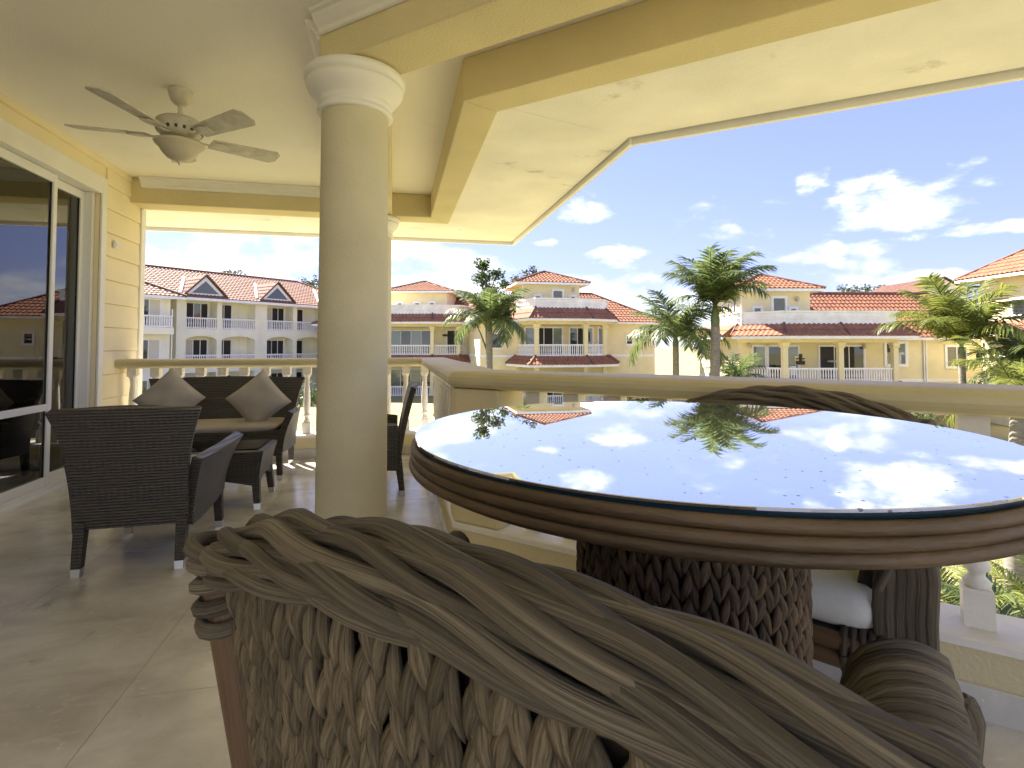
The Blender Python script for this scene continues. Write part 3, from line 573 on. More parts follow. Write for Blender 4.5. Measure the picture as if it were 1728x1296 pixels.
# ================================================================== DINING CHAIRS (braided rattan)
def dining_chair(name, label, loc, rz, detail):
    t = thing(name, label, 'chair', loc, rz, 'braided dining chairs'); w, sag, zp, drop = .30, .042, .857, .058
    rnd = random.Random(5 if detail else 9)
    def wid(z): return w - .16 * (.80 - min(z, .80))
    def lean(z): return .10 * (.80 - min(z, .80))
    def P(tt, z): return Vector((wid(z) * tt, sag * tt * tt + lean(z) - .0, z))
    def top(tt): return zp - drop * tt * tt
    back = MB().panel(lambda u, v: P(-.97 + 1.94 * u, .30 + (top(-.97 + 1.94 * u) - .05 - .30) * v) + Vector((0, .012, 0)), 24, 8, .010).build('weave_backing', M['binding'], t)  # dark backing sheet, added so no light leaks between the leaves
    cells = []; pitch = .0268; row = .034
    nc = int(2 * w / pitch)
    for c in range(nc + 1):
        tt = -.90 + 1.80 * c / nc; z = top(tt) - .082 - (row / 2 if c % 2 else 0)
        while z > .30:
            for sd_ in (-1, 1):
                p = P(tt, z); dt = .01
                tg = (P(tt + dt, z) - P(tt - dt, z)).normalized(); n = Vector((tg.y, -tg.x, .10)) if detail else Vector((-tg.y, tg.x, 0))
                jit = Vector((rnd.uniform(-.002, .002), 0, rnd.uniform(-.005, .005)))
                cells.append((p + tg * sd_ * .0066 + n * (.004 if detail else .018) + jit, n, sd_, z, 1.0))
            z -= row
    weave(cells, back, LEAF if detail else LEAFB, M['leaf_weave'] if detail else M['leaf_weave_dark'], 300 if detail else 0, rnd=rnd)
    # rim: long strands laid round a core
    ay, bz, NS = .028, .027, 16
    core = MB(); path = []
    for i in range(41):
        tt = -1.02 + 2.04 * i / 40; path.append((w * tt, sag * tt * tt + .012, top(tt) - .043))
    rim = core.tube(path, .019, 12).build('rim', M['strand'], t)
    for k in range(NS):
        m = MB(); pth = []; rad = []; par_ = 1 if k % 2 else -1; th0 = 2 * PI * k / NS + rnd.uniform(-.06, .06); n = 80; ph = rnd.uniform(-.5, .5); turn = .42 * (1 + rnd.uniform(-.05, .05)); rk = .0080 + rnd.uniform(-.0010, .0014)
        for i in range(n + 1):
            s_ = i / n; tt = -1.05 + 2.10 * s_; e = min(1, (1.055 - abs(tt)) / .09); e = max(0, e) ** .5
            wv = 2 * PI * 2.7 * s_ + ph
            th = th0 - 2 * PI * turn * s_ + +.15 * par_ * math.cos(wv); lift = 1 + .15 * par_ * math.sin(wv)
            ex = (.45 + .55 * e); cx = w * tt; cy = sag * tt * tt + .012; cz = top(tt) - .043 - (1 - e) * .012
            pth.append((cx, cy - ay * ex * lift * math.cos(th), cz + bz * ex * lift * math.sin(th))); rad.append(rk * (1 + .16 * math.sin(wv * .7 + k)) * (.6 + .4 * e))
        m.tube(pth, rad, 10, squash=.92); m.build('strand', M['strand'], rim)
    # corner posts with wrapped tops
    for sg in (-1, 1):
        pth = [tuple(P(sg * 1.05, z) + Vector((0, -.006, 0))) for z in (0.0, .2, .4, .6, .765)]
        po = MB().tube(pth, [.021, .021, .022, .0225, .023], 14).build('post', M['rattan'], t)
        for q in range(5):
            z = .70 + .017 * q; c = P(sg * 1.05, z) + Vector((0, -.006, 0)); pth = [(c.x + .026 * math.cos(a), c.y + .026 * math.sin(a), z + .006 * math.sin(a + q)) for a in [2 * PI * i / 16 for i in range(17)]]
            MB().tube(pth, .0085, 6).build('binding', M['strand'], po)
    # seat
    zs = .33
    fr_ = MB()
    for z in (zs, zs + .034):
        for a, b_ in (((-.27, .06), (.27, .06)), ((-.27, .47), (.27, .47)), ((-.27, .06), (-.27, .47)), ((.27, .06), (.27, .47))): fr_.tube([(a[0], a[1], z), (b_[0], b_[1], z)], .0185, 10)
    seatf = fr_.build('seat_frame', M['rattan'], t)
    MB().box(-.26, .26, .07, .46, zs - .005, zs + .05).build('seat_base', M['binding'], seatf)
    for sx in (-1, 1):
        for y in (.075, .455):
            m = MB()
            for q in range(5): 
                xx = sx * (.262 - .016 * q + .0); pth = [(xx, y + .026 * math.cos(a) * 1.2, zs + .017 + .042 * math.sin(a)) for a in [2 * PI * i / 14 for i in range(15)]]; m.tube(pth, .008, 6)
            m.build('corner_wrap', M['binding'], seatf)
    cu = MB()
    def cush(a, b_, r=.06, z0=zs + .055, h=.085, x=.255, y0=.045, y1=.475):
        return None
    rows_ = []
    prof = [(.0, .90), (.012, .97), (.035, 1.0), (.055, 1.0), (.075, .965), (.085, .90), (.089, .6), (.091, 0.02)]
    vs = []; ns = 40
    for h, k in prof:
        for i in range(ns):
            a = 2 * PI * i / ns; c, s_ = math.cos(a), math.sin(a); ex = 2 / 11.0
            vs.append((.258 * k * math.copysign(abs(c) ** ex, c), .26 + .208 * k * math.copysign(abs(s_) ** ex, s_), zs + .054 + h))
    cu.add(vs, [(i * ns + q, i * ns + (q + 1) % ns, (i + 1) * ns + (q + 1) % ns, (i + 1) * ns + q) for i in range(len(prof) - 1) for q in range(ns)], None, True)
    cu.add(vs[:ns], [tuple(range(ns - 1, -1, -1))]); cu.build('cushion', M['grey_cushion' if detail else 'cushion'], t)
    # arms: rolled over with bent strands
    for sx in (-1, 1):
        am = MB(); am.panel(lambda u, v: (sx * (.225 + .045 * v), .12 + .29 * u, zs + .03 + (.30 - .02 * u) * v), 10, 6, .055).build('arm_core', M['binding'], t)
        armp = t.children[-1] if False else None
        holder = MB().tube([(sx * .288, .12, .640), (sx * .288, .25, .640), (sx * .288, .41, .628)], [.018, .026, .026], 10).build('arm', M['binding'], t)
        nst = 13
        for q in range(nst):
            y = .13 + .29 * q / (nst - 1); zt = .648 - .012 * (q / nst); pth = []; sk = rnd.uniform(-.03, .03) + .10
            for i in range(15):
                a = -.30 * PI + 1.6 * PI * i / 14; rr = .040 + rnd.uniform(-.002, .002)
                hang = max(0, abs(a - PI / 2) - PI / 2)
                pth.append((sx * .288 - sx * rr * math.cos(a) * (1 - .25 * hang) - sx * .05 * hang, y + sk * (i / 14 - .5), zt + .030 * math.sin(a) - .13 * hang ** 1.3))
            MB().tube(pth, .0112 + rnd.uniform(-.0015, .0018), 8, squash=.85).build('strand', M['strand'], holder)
        for q in range(6):      # front end of the arm
            xx = sx * .30 + (q - 2.5) * .0165; pth = [(xx, .425, .650 - .003 * (q - 2.5) ** 2), (xx, .440, .640 - .003 * (q - 2.5) ** 2), (xx + .004, .452, .60), (xx - .003, .452, .52), (xx + .002, .45, .44), (xx, .45, .36)]
            MB().tube(pth, [.003, .0115, .0135, .013, .013, .011], 8, squash=.85).build('strand', M['strand'], holder)
        pc = []
        for q in range(7):
            for c in range(5):
                for sd_ in (-1, 1): pc.append((Vector((sx * (.262 + .040 * (q / 7)), .09 + .07 * c + sd_ * .009, .37 + .037 * q)), Vector((sx, 0, 0)), sd_, 0, 1.0))
        weave(pc, holder, LEAFB, M['leaf_weave_dark'], 0, rnd=rnd)
    # legs: bundles of poles and curved braces
    for sx in (-1, 1):
        m = MB()
        for q in range(2): m.tube([(sx * (.235 - .034 * q), .45, 0), (sx * (.238 - .034 * q), .452, .15), (sx * (.24 - .034 * q), .455, zs)], .016, 10)
        m.build('leg', M['rattan'], t)
        MB().tube([(sx * .20, .08, 0), (sx * .21, .07, .15), (sx * .22, .06, zs)], .016, 10).build('leg', M['rattan'], t)
        MB().tube([(sx * .17, .45, .02), (sx * .165, .45, .12), (sx * .145, .45, .22), (sx * .09, .45, .29), (0, .45, .308)], .013, 10).build('brace', M['rattan'], t)
        MB().tube([(sx * .225, .42, .02), (sx * .225, .41, .12), (sx * .228, .38, .22), (sx * .232, .32, .29), (sx * .235, .25, .308)], .013, 10).build('brace', M['rattan'], t)
    return t
phi = .573
x, y = H2(-.07, .37)
dining_chair('dining_chair', 'brown braided dining chair with its curved back turned, wide plaited rim', (x, y, 0), -YAW - phi, True)
x, y = H2(.835, 1.62)
ch2 = dining_chair('dining_chair', 'braided dining chair with white seat cushion between round table and balustrade', (x, y, 0), -YAW - R(220), False)

ch2.scale = (1, 1, 1.012)
# ================================================================== DINING TABLE
tx, ty = H2(.3177, .995); TZ = HC - .152; TR = .4885
tb = thing('dining_table', 'round dining table with dark mirror glass top and rattan coil edge', 'table', (tx, ty, 0))
MB().lathe([(TR - .003, TZ - .004), (TR - .0005, TZ - .0035), (TR - .0003, TZ - .0008), (TR - .001, TZ)], seg=128, smooth=False).build('glass_top', M['table_glass'], tb)
MB().lathe([(TR - .010, TZ - .0115), (TR - .002, TZ - .010), (TR - .0016, TZ - .0042)], seg=96).build('glass_edge', M['glass_edge'], tb)
board = MB().lathe([(TR - .02, TZ - .052), (TR - .012, TZ - .012)], seg=96).build('table_board', M['dark_board'], tb)
for k in range(3):
    rnd = random.Random(k); n = 120; ph = [rnd.uniform(0, 6.28) for _ in range(3)]
    pth = [((TR - .002 + .0015 * k + .0012 * math.sin(3 * a + ph[0]) + .0006 * math.sin(17 * a + ph[2])) * math.cos(a), (TR - .002 + .0015 * k + .0012 * math.sin(3 * a + ph[0])) * math.sin(a), TZ - .0170 - .0142 * k + .0014 * math.sin(4 * a + ph[1])) for a in [2 * PI * i / n for i in range(n + 1)]]
    MB().tube(pth, .0078, 12).build('rim_coil', M['rim_coil'], tb)
ped = MB().lathe([(.185, 0), (.182, .3), (.182, .6), (.190, TZ - .053)], seg=40).build('pedestal', M['binding'], tb)
cells = []; ncol = 44; cx_, cy_ = -tx, -ty; ca = math.atan2(cy_, cx_)
for c in range(ncol):
    a = 2 * PI * c / ncol; z = TZ - .078 - (.019 if c % 2 else 0)
    while z > .05:
        for sd_ in (-1, 1):
            aa = a + sd_ * .036; n = Vector((math.cos(aa), math.sin(aa), 0)); fac = math.cos(aa - ca)
            cells.append((n * .188 + Vector((0, 0, z)), n, sd_, (z if fac > -.05 else -5 + fac), 1.0))
        z -= .036
weave(cells, ped, LEAFB, M['leaf_weave_dark'], 300, rnd=random.Random(12))

# ================================================================== DARK WICKER LOUNGE SET
def leg_piece(t, x, y, dx, dy, h=.22):
    m = MB(); m.square_lathe([(.018, .0345), (.022, h)]); b0 = m.v; m.v = [(px + x + dx * (1 - pz / h), py + y + dy * (1 - pz / h), pz) for px, py, pz in b0]
    l = m.build('leg', M['wicker'], t); c = MB().square_lathe([(.016, 0), (.0185, .034)]); c.v = [(px + x + dx * (1 - pz / h), py + y + dy * (1 - pz / h), pz) for px, py, pz in c.v]; c.build('foot_cap', M['metal'], l)
def lounge(name, label, cat, loc, rz, W, group=None, cushion=True, depth=.62):
    t = thing(name, label, cat, loc, rz, group); hw = W / 2; yb = -depth / 2; yf = depth / 2
    def bk(u, v):
        z = .19 + .525 * v; flare = .012 + .065 * max(0, (v - .42) / .58) ** 1.6; s_ = (u - .5) * 2
        return (s_ * (hw - .055 + flare), yb + .06 - .05 * v - .05 * v * v + .0 + .018 * (1 - s_ * s_) * -1 * v, z + .006 * math.cos(s_ * PI) * v)
    bevel(MB().panel(bk, 20, 14, .035).build('backrest', M['wicker'], t), .008, 2)
    for sx in (-1, 1):
        def am(u, v):
            y = yb + .06 + (depth - .09) * u; zb = .17 + .03 * u + .07 * math.sin(u * PI) * 0; zt = .47 + .025 * u
            return (sx * (hw - .055 + .01 * v + .075 * v * v * (.35 + .65 * u) + .012 * math.sin(u * PI)), y + .055 * v * v * u, zb + (zt - zb) * v)
        bevel(MB().panel(am, 12, 10, .045).build('arm', M['wicker'], t), .012, 3)
    MB().panel(lambda u, v: ((u - .5) * (W - .12), yb + .09 + (depth - .13) * v, .335), 4, 4, .035).build('seat', M['wicker'], t)
    MB().panel(lambda u, v: ((u - .5) * (W - .10), yf - .045, .17 + .035 * math.sin(u * PI) + (.15 - .035 * math.sin(u * PI)) * v), 12, 3, .028).build('front_apron', M['wicker'], t)
    if cushion:
        q = MB(); ns = 36; vs = []; prof = [(0, .95), (.015, .99), (.03, .99), (.042, .95), (.046, .6), (.047, .02)]
        for h, k in prof:
            for i in range(ns):
                a = 2 * PI * i / ns; c, s_ = math.cos(a), math.sin(a); vs.append(((hw - .075) * k * math.copysign(abs(c) ** .22, c), .02 + (depth / 2 - .06) * k * math.copysign(abs(s_) ** .22, s_), .353 + h))
        q.add(vs, [(i * ns + j, i * ns + (j + 1) % ns, (i + 1) * ns + (j + 1) % ns, (i + 1) * ns + j) for i in range(len(prof) - 1) for j in range(ns)], None, True); q.build('seat_cushion', M['pillow'], t)
    for sx in (-1, 1): leg_piece(t, sx * (hw - .07), yb + .055, sx * -.0, -.03); leg_piece(t, sx * (hw - .06), yf - .05, sx * .01, .01)
    return t
lounge('wicker_armchair', 'dark wicker armchair with its back turned beside the sliding door', 'armchair', (-1.125, 2.955, 0), R(2), .53, 'dark wicker lounge set', True)
lounge('wicker_armchair', 'dark wicker armchair partly hidden behind the thick free standing column', 'armchair', (-.165, 3.83, 0), R(90), .53, 'dark wicker lounge set', True, .50)
lounge('wicker_sofa', 'dark wicker two seat sofa against the far balustrade', 'sofa', (-1.33, 4.52, 0), R(180), 1.14, 'dark wicker lounge set', True)
ct = thing('coffee_table', 'low dark wicker coffee table with pale glass top before the sofa', 'coffee table', (-1.13, 3.72, 0), 0)
def skirt(ax, sg):
    def f(u, v):
        s_ = (u - .5) * 2; z = .13 + .05 * math.cos(s_ * PI / 2) * 1.0 + (.345 - .13 - .05 * math.cos(s_ * PI / 2)) * v
        e = .012 * (1 - v) ** 2 * 0 + .03 * v * v
        return (s_ * (.32 + e), sg * (.17 + e), z) if ax == 0 else (sg * (.32 + e), s_ * (.17 + e), z)
    return f
for ax in (0, 1):
    for sg in (-1, 1): MB().panel(skirt(ax, sg), 10, 6, .028).build('apron', M['wicker'], ct)
MB().box(-.33, .33, -.18, .18, .335, .3455).build('top_frame', M['wicker'], ct)
MB().box(-.325, .325, -.175, .175, .347, .355).build('glass_top', M['cafe_glass'], ct)
for sx in (-1, 1):
    for sy in (-1, 1): leg_piece(ct, sx * .315, sy * .165, sx * .02, sy * .03, .2)
# throw pillows
def pillow(label, loc, rot, s_=.40, seed=0):
    rnd = random.Random(seed); m = MB(); n = 20; vs = {}; P_ = []
    for sg in (1, -1):
        for i in range(n + 1):
            for j in range(n + 1):
                u, v = i / n * 2 - 1, j / n * 2 - 1
                puff = ((1 - u ** 4) * (1 - v ** 4)) ** .55 * .072; pin = 1 - .07 * (1 - max(abs(u), abs(v)) ** 2 * 0) * (1 - abs(u) * abs(v)) 
                wr = .006 * math.sin(5 * u + 3 * v + seed) * (1 - u * u) * (1 - v * v) + .0015 * math.sin(7 * u - 5 * v + seed)
                P_.append((u * s_ / 2 * (1 - .06 * (1 - v * v)), v * s_ / 2 * (1 - .06 * (1 - u * u)), sg * (puff + wr * (1 - max(abs(u), abs(v)) ** 6))))
    k = n + 1; o_ = k * k; fs = []
    for i in range(n):
        for j in range(n):
            a, b_, c, d = i * k + j, (i + 1) * k + j, (i + 1) * k + j + 1, i * k + j + 1; fs += [(a, b_, c, d), (o_ + d, o_ + c, o_ + b_, o_ + a)]
    m.add(P_, fs, None, True); o = m.build('throw_pillow', M['pillow']); o.location = loc; o.rotation_euler = rot; tag(o, label, 'pillow', 'taupe throw pillows'); return o
pillow('taupe square pillow on its corner at the sofa end by the clapboard wall', (-1.66, 4.56, .575), (R(70), R(42), R(-8)), .345, 1)
pillow('taupe square pillow on its corner at the sofa end by the column', (-1.03, 4.545, .555), (R(74), R(-40), R(10)), .345, 2)

# ================================================================== GROUND
def gz(x, y):
    Z = x * SY + y * CY
    return -4.3 + 0.9 * max(0, min(1, (Z - 22) / 16)) + .05 * math.sin(x * .5) * math.cos(y * .4)
gr = MB(); xs = [-600, -250, -120, -80] + [-60 + 2 * i for i in range(61)] + [80, 120, 250, 600]; ys = [-300, -100, -40] + [-20 + 2 * i for i in range(51)] + [120, 250, 500, 1200]
for x in xs:
    for y in ys: gr.v.append((x, y, gz(x, y))); gr.uv.append((0, 0))
k = len(ys)
for i in range(len(xs) - 1):
    for j in range(k - 1): gr.f.append((i * k + j, (i + 1) * k + j, (i + 1) * k + j + 1, i * k + j + 1)); gr.sm.append(True)
struct(gr.build('ground', M['lawn']))
# storey below the terrace
hb = MB(); hb.prism([(-6, YB - .2), (P3.x + .3, YB - .2), (P2.x + .25, P2.y + .1), (P1.x + .25, P1.y + .25), (-6, P1.y + .25)], -4.6, -.302)
tag(hb.build('lower_storey', M['villa_wall']), 'cream storey of the house below the terrace floor', 'house wall')

# ================================================================== ROOF AND FACADE PIECES
def offp(poly, o):     # offset an open polyline to its right-hand side (outwards when it runs left to right seen from the front)
    P_ = [Vector(p) for p in poly]; n = len(P_); out = []
    ns = []
    for i in range(n - 1): d = (P_[i + 1] - P_[i]).normalized(); ns.append(Vector((d.y, -d.x)))
    for i in range(n):
        if i == 0: m = ns[0]
        elif i == n - 1: m = ns[-1]
        else: m = ns[i - 1] + ns[i]; m = m / m.dot(ns[i])
        out.append(P_[i] + m * o)
    return out
def tiled(mb, a, b, c, d, tile=.30, course=.42, amp=.065):
    a, b, c, d = map(Vector, (a, b, c, d)); e = (b - a).normalized(); up = ((d + c) / 2 - (a + b) / 2); nrm_ = e.cross(up).normalized(); sl = (up - e * up.dot(e)); H = sl.length
    if nrm_.z < 0: nrm_ = -nrm_
    n = max(1, int(H / course)); st = tile / 4
    for k in range(n):
        t0, t1 = k / n, (k + 1) / n + .012
        rows = []
        for t, lift in ((t0, 0.0), (t0, .05), (t0, .05), (min(t1, 1), .0)):
            L, Rr = a.lerp(d, t), b.lerp(c, t); l0, l1 = (L - a).dot(e), (Rr - a).dot(e); rows.append((L, Rr, l0, l1, lift))
        q0, q1 = rows[1][2], rows[1][3]; m = max(2, int((q1 - q0) / st)); base = len(mb.v)
        for (L, Rr, l0, l1, lift) in rows:
            for i in range(m + 1):
                x = q0 + (q1 - q0) * i / m; x = min(max(x, l0), l1); f = (x - l0) / (l1 - l0) if l1 - l0 > 1e-6 else 0
                ph = x / tile * 2 * PI; w = amp * (.5 + .5 * math.sin(ph)) ** .8
                p = L.lerp(Rr, f) + nrm_ * (lift + w); mb.v.append(tuple(p)); mb.uv.append((0, 0))
        for r_ in (0, 2):
            for i in range(m):
                o = base + r_ * (m + 1) + i; mb.f.append((o, o + 1, o + m + 2, o + m + 1)); mb.sm.append(True)
    return mb
def cap(mb, pts_, r=.11):
    return mb.tube(pts_, r, 7)
def window(t, x, y, z0, z1, w, ang=0.0, panes=1, trim=.10, glass='villa_glass', depth=.06, name='window'):
    h = z1 - z0; m = MB()
    o_, i_ = w / 2 + trim, w / 2
    m.box(-o_, -i_, -depth, .02, -trim, h + trim).box(i_, o_, -depth, .02, -trim, h + trim).box(-i_, i_, -depth, .02, h, h + trim).box(-i_, i_, -depth - .02, .02, -trim, 0)
    o = m.build(name, M['villa_white'], t); o.location = (x, y, z0); o.rotation_euler = (0, 0, ang)
    pw = w / panes
    for k in range(panes):
        g = glass if isinstance(glass, str) else glass[k % len(glass)]
        a = -w / 2 + pw * k; MB().box(a + .03, a + pw - .03, -.016, .012, .03, h - .03).build('pane', M[g], o)
        fr_ = MB().box(a, a + .03, -.035, .015, 0, h).box(a + pw - .03, a + pw, -.035, .015, 0, h).box(a + .03, a + pw - .03, -.034, .015, 0, .03).box(a + .03, a + pw - .03, -.034, .015, h - .03, h); fr_.build('sash', M['villa_white'], o)
    return o
def railing(t, p0, p1, z0, h=.88, step=.155, solid=False, m='villa_white'):
    p0, p1 = Vector(p0), Vector(p1); d = p1 - p0; L = d.length; d = d.normalized()
    r_ = MB().bar(p0, p1, .12, z0 + h - .09, z0 + h).bar(p0, p1, .12, z0 + .03, z0 + .11).build('railing', M[m], t)
    b_ = MB(); n = int(L / step); a = math.atan2(d.y, d.x)
    for i in range(n):
        p = p0 + d * (L * (i + .5) / n); b_.square_lathe([(.036, z0 + .11), (.036, z0 + .22), (.022, z0 + .26), (.034, z0 + .36), (.024, z0 + h - .2), (.036, z0 + h - .16), (.036, z0 + h - .09)], (p.x, p.y), a)
    if n: b_.build('balusters', M[m], r_, 'stuff')
def skirt_roof(t, V, zin, zout, oin, oout, mt='tile'):
    a, b = offp(V, oout), offp(V, oin); rf = MB()
    for i in range(len(V) - 1): tiled(rf, (a[i].x, a[i].y, zout), (a[i + 1].x, a[i + 1].y, zout), (b[i + 1].x, b[i + 1].y, zin), (b[i].x, b[i].y, zin))
    r_ = rf.build('skirt_roof', M[mt], t)
    rd = MB()
    for i in range(len(V)): cap(rd, [(a[i].x, a[i].y, zout + .06), (b[i].x, b[i].y, zin + .06)], .085)
    rd.build('hip_cap', M['ridge'], r_)
    c, d_ = offp(V, oout - .02), offp(V, oout - .10)
    MB().prism([tuple(p) for p in c] + [tuple(p) for p in d_[::-1]], zout - .16, zout + .01).build('fascia', M['villa_white'], r_)
    e = offp(V, .0); MB().prism([tuple(p) for p in d_] + [tuple(p) for p in offp(V, oin - .3)[::-1]], zout - .10, zout - .03).build('soffit', M['villa_wall'], r_)
def parapet(t, V, z0, z1):
    for o1, o2, a, b, nm in ((.10, -.12, z0, z1 - .12, 'parapet'), (.20, -.16, z1 - .119, z1, 'parapet_cap'), (.17, .101, z0 + (z1 - z0) * .42, z0 + (z1 - z0) * .54, 'parapet_band'), (.16, .102, z0, z0 + .12, 'parapet_band')):
        A_, B_ = offp(V, o1), offp(V, o2); MB().prism([tuple(p) for p in A_] + [tuple(p) for p in B_[::-1]], a, b).build(nm, M['parapet'], t)
def hip_roof(t, x0, x1, y0, y1, ze, zr, ov=.6, mt='tile', name='roof', hipl=True, hipr=True):
    x0 -= ov; x1 += ov; y0 -= ov; y1 += ov; d = (y1 - y0) / 2; ym = (y0 + y1) / 2
    if x1 - x0 < 2 * d + .01: d2 = (x1 - x0) / 2
    else: d2 = d
    xl = x0 + (d2 if hipl else 0); xr = x1 - (d2 if hipr else 0); rf = MB()
    A_, B_, C_, D_ = (x0, y0, ze), (x1, y0, ze), (x1, y1, ze), (x0, y1, ze); E_, G_ = (xl, ym, zr), (xr, ym, zr)
    tiled(rf, A_, B_, G_, E_); tiled(rf, C_, D_, E_, G_)
    if hipl: tiled(rf, D_, A_, E_, E_)
    if hipr: tiled(rf, B_, C_, G_, G_)
    r_ = rf.build(name, M[mt], t); c = MB(); up = Vector((0, 0, .06))
    for p, q in ((A_, E_), (D_, E_), (B_, G_), (C_, G_)): cap(c, [Vector(p) + up, Vector(q) + up], .10)
    if xr - xl > .1: cap(c, [Vector(E_) + up, Vector(G_) + up], .11)
    c.build('ridge_cap', M['ridge'], r_)
    f = MB().bar((x0, y0 + .05), (x1, y0 + .05), .08, ze - .16, ze + .01).bar((x0, y1 - .05), (x1, y1 - .05), .08, ze - .16, ze + .01).bar((x0 + .05, y0 + .09), (x0 + .05, y1 - .09), .08, ze - .16, ze + .01).bar((x1 - .05, y0 + .09), (x1 - .05, y1 - .09), .08, ze - .16, ze + .01); f.build('fascia', M['villa_white'], r_)
    MB().box(x0 + .09, x1 - .09, y0 + .09, y1 - .09, ze - .10, ze - .04).build('soffit', M['villa_wall'], r_)
    return r_
def pillars(t, V, idx, z0, z1, r=.15):
    for i in idx:
        p = V[i]; z = z1; MB().square_lathe([(r, z0), (r, z1 - .35), (r + .06, z1 - .28), (r + .03, z1 - .22), (r + .10, z1 - .04), (r + .10, z1)], (p[0], p[1])).build('pillar', M['villa_wall'], t)
def villa(label, px0, Z, rot, zg, zf, ze, V, tower, par, main, zr, doors, extra=None, hips=(True, True), rail_faces=None, pil=None, low=True, roofx=None):
    x, y = WP(px0, Z); t = thing('villa', label, 'villa', (x, y, zg), -YAW + R(rot), 'cream villas with terracotta roofs')
    F2, E2 = zf - zg, ze - zg; n = len(V); ym = main[2]
    MB().box(main[0], main[1], main[2], main[3], -.5, E2).build('wall', M['villa_wall'], t)
    MB().box(main[0] - .03, main[1] + .03, main[2] - .03, main[3] + .03, F2 - .12, F2 + .06).build('string_course', M['villa_white'], t)
    hip_roof(t, roofx if roofx is not None else main[0], main[1], main[2], main[3], E2, zr - zg, .65, hipl=hips[0], hipr=hips[1])
    Vp = [tuple(p) for p in offp(V, .14)]
    body = Vp + [(Vp[-1][0], ym + .1), (Vp[0][0], ym + .1)]
    MB().prism(body, F2 - .22, F2).build('balcony_slab', M['villa_white'], t); MB().prism(body, -.5, .08).build('patio_slab', M['villa_white'], t)
    MB().prism(body, E2 - .32, E2 + .02).build('eave_beam', M['villa_wall'], t)
    skirt_roof(t, V, par[0] - zg + .06, E2 + .06, .12, 1.0)
    if low: skirt_roof(t, V, F2 - .02, F2 - .62, .16, 1.05)
    pil = pil or range(n)
    pillars(t, V, pil, F2 + .001, E2 - .321); pillars(t, V, pil, .081, F2 - .221)
    for i in range(n - 1):
        if rail_faces and i not in rail_faces: continue
        a, b = Vector(V[i]), Vector(V[i + 1]); d = (b - a).normalized()
        if (b - a).length > .6: railing(t, a + d * .16, b - d * .16, F2); railing(t, a + d * .16, b - d * .16, .08)
    MB().prism(body, E2 + .021, par[0] - zg).build('roof_deck', M['villa_wall'], t)
    parapet(t, V, par[0] - zg, par[1] - zg)
    tx0, tx1, ty0, ty1, te, ta, wz = tower
    MB().box(tx0, tx1, ty0, ty1, E2, te - zg).build('tower', M['villa_wall'], t); hip_roof(t, tx0, tx1, ty0, ty1, te - zg, ta - zg, .65, name='tower_roof')
    MB().tube([(tx0 - .06, ty0 - .06, E2 + .3), (tx0 - .06, ty0 - .06, te - zg - .1)], .045, 8).build('downpipe', M['villa_white'], t)
    for (wx, w, z0, z1) in wz: window(t, wx, ty0, z0 - zg, z1 - zg, w, 0, 1, .13, 'villa_glass', .07)
    for q in range(3): window(t, tx0, ty0 + 1.0 + .95 * q, par[1] - zg + .05, par[1] - zg + .75, .32, -PI / 2, 1, .09)
    for fl, kk in ((F2, 1.0), (.08, .0)):
        for (dx, w, np_, mx_) in doors: window(t, dx, ym, fl + .03, fl + 2.2, w, 0, np_, .10, mx_, .07, 'sliding_door')
    if extra: extra(t, zg, F2, E2)
    return t
def lamp_on(t, x, y, z):
    o = MB().lathe([(.05, -.16), (.10, -.12), (.12, .0), (.09, .13), (.03, .18)], seg=10).build('wall_lamp', M['lamp'], t); o.location = (x, y - .13, z); return o

# --- villa behind the table, in the middle of the view
s3 = 40 / F; X3 = lambda px: (px - 960) * s3; z3 = lambda py: ZP(py, 40)
def ex3(t, zg, F2, E2):
    lamp_on(t, 1.0, 2.0, z3(484) - zg); window(t, X3(1100), 3.0, F2 + .9, F2 + 1.6, .5); window(t, -4.9, 3.0, F2 + .6, F2 + 1.7, .8); window(t, -4.9, 3.0, .6, 1.9, .8)
    MB().box(2.35, 2.75, 2.93, 3.02, F2 + 1.1, F2 + 1.9).build('wall_niche', M['dark_art'], t)
villa('cream villa with hip roofed tower, seen between the two palms', 960, 40, 12, z3(688), z3(601), z3(540), [(-3.25, 2.9), (-2.45, .1), (1.30, 0), (3.15, .9), (4.15, 3.0)],
      (-3.0, 1.55, 2.0, 6.4, z3(473), z3(447), [(-.25, .75, z3(502), z3(486)), (-1.85, .36, z3(502.5), z3(496)), (1.0, .36, z3(502.5), z3(496))]), (z3(521), z3(503)), (-6.2, 8.4, 3.0, 11.0), z3(480),
      [(-1.1, 3.0, 4, ('villa_glass_pale', 'villa_dark', 'villa_dark', 'villa_glass_pale')), (2.0, 1.9, 3, ('villa_glass', 'villa_dark', 'villa_glass_pale')), (3.75, .55, 1, 'villa_glass')], ex3, hips=(True, True))
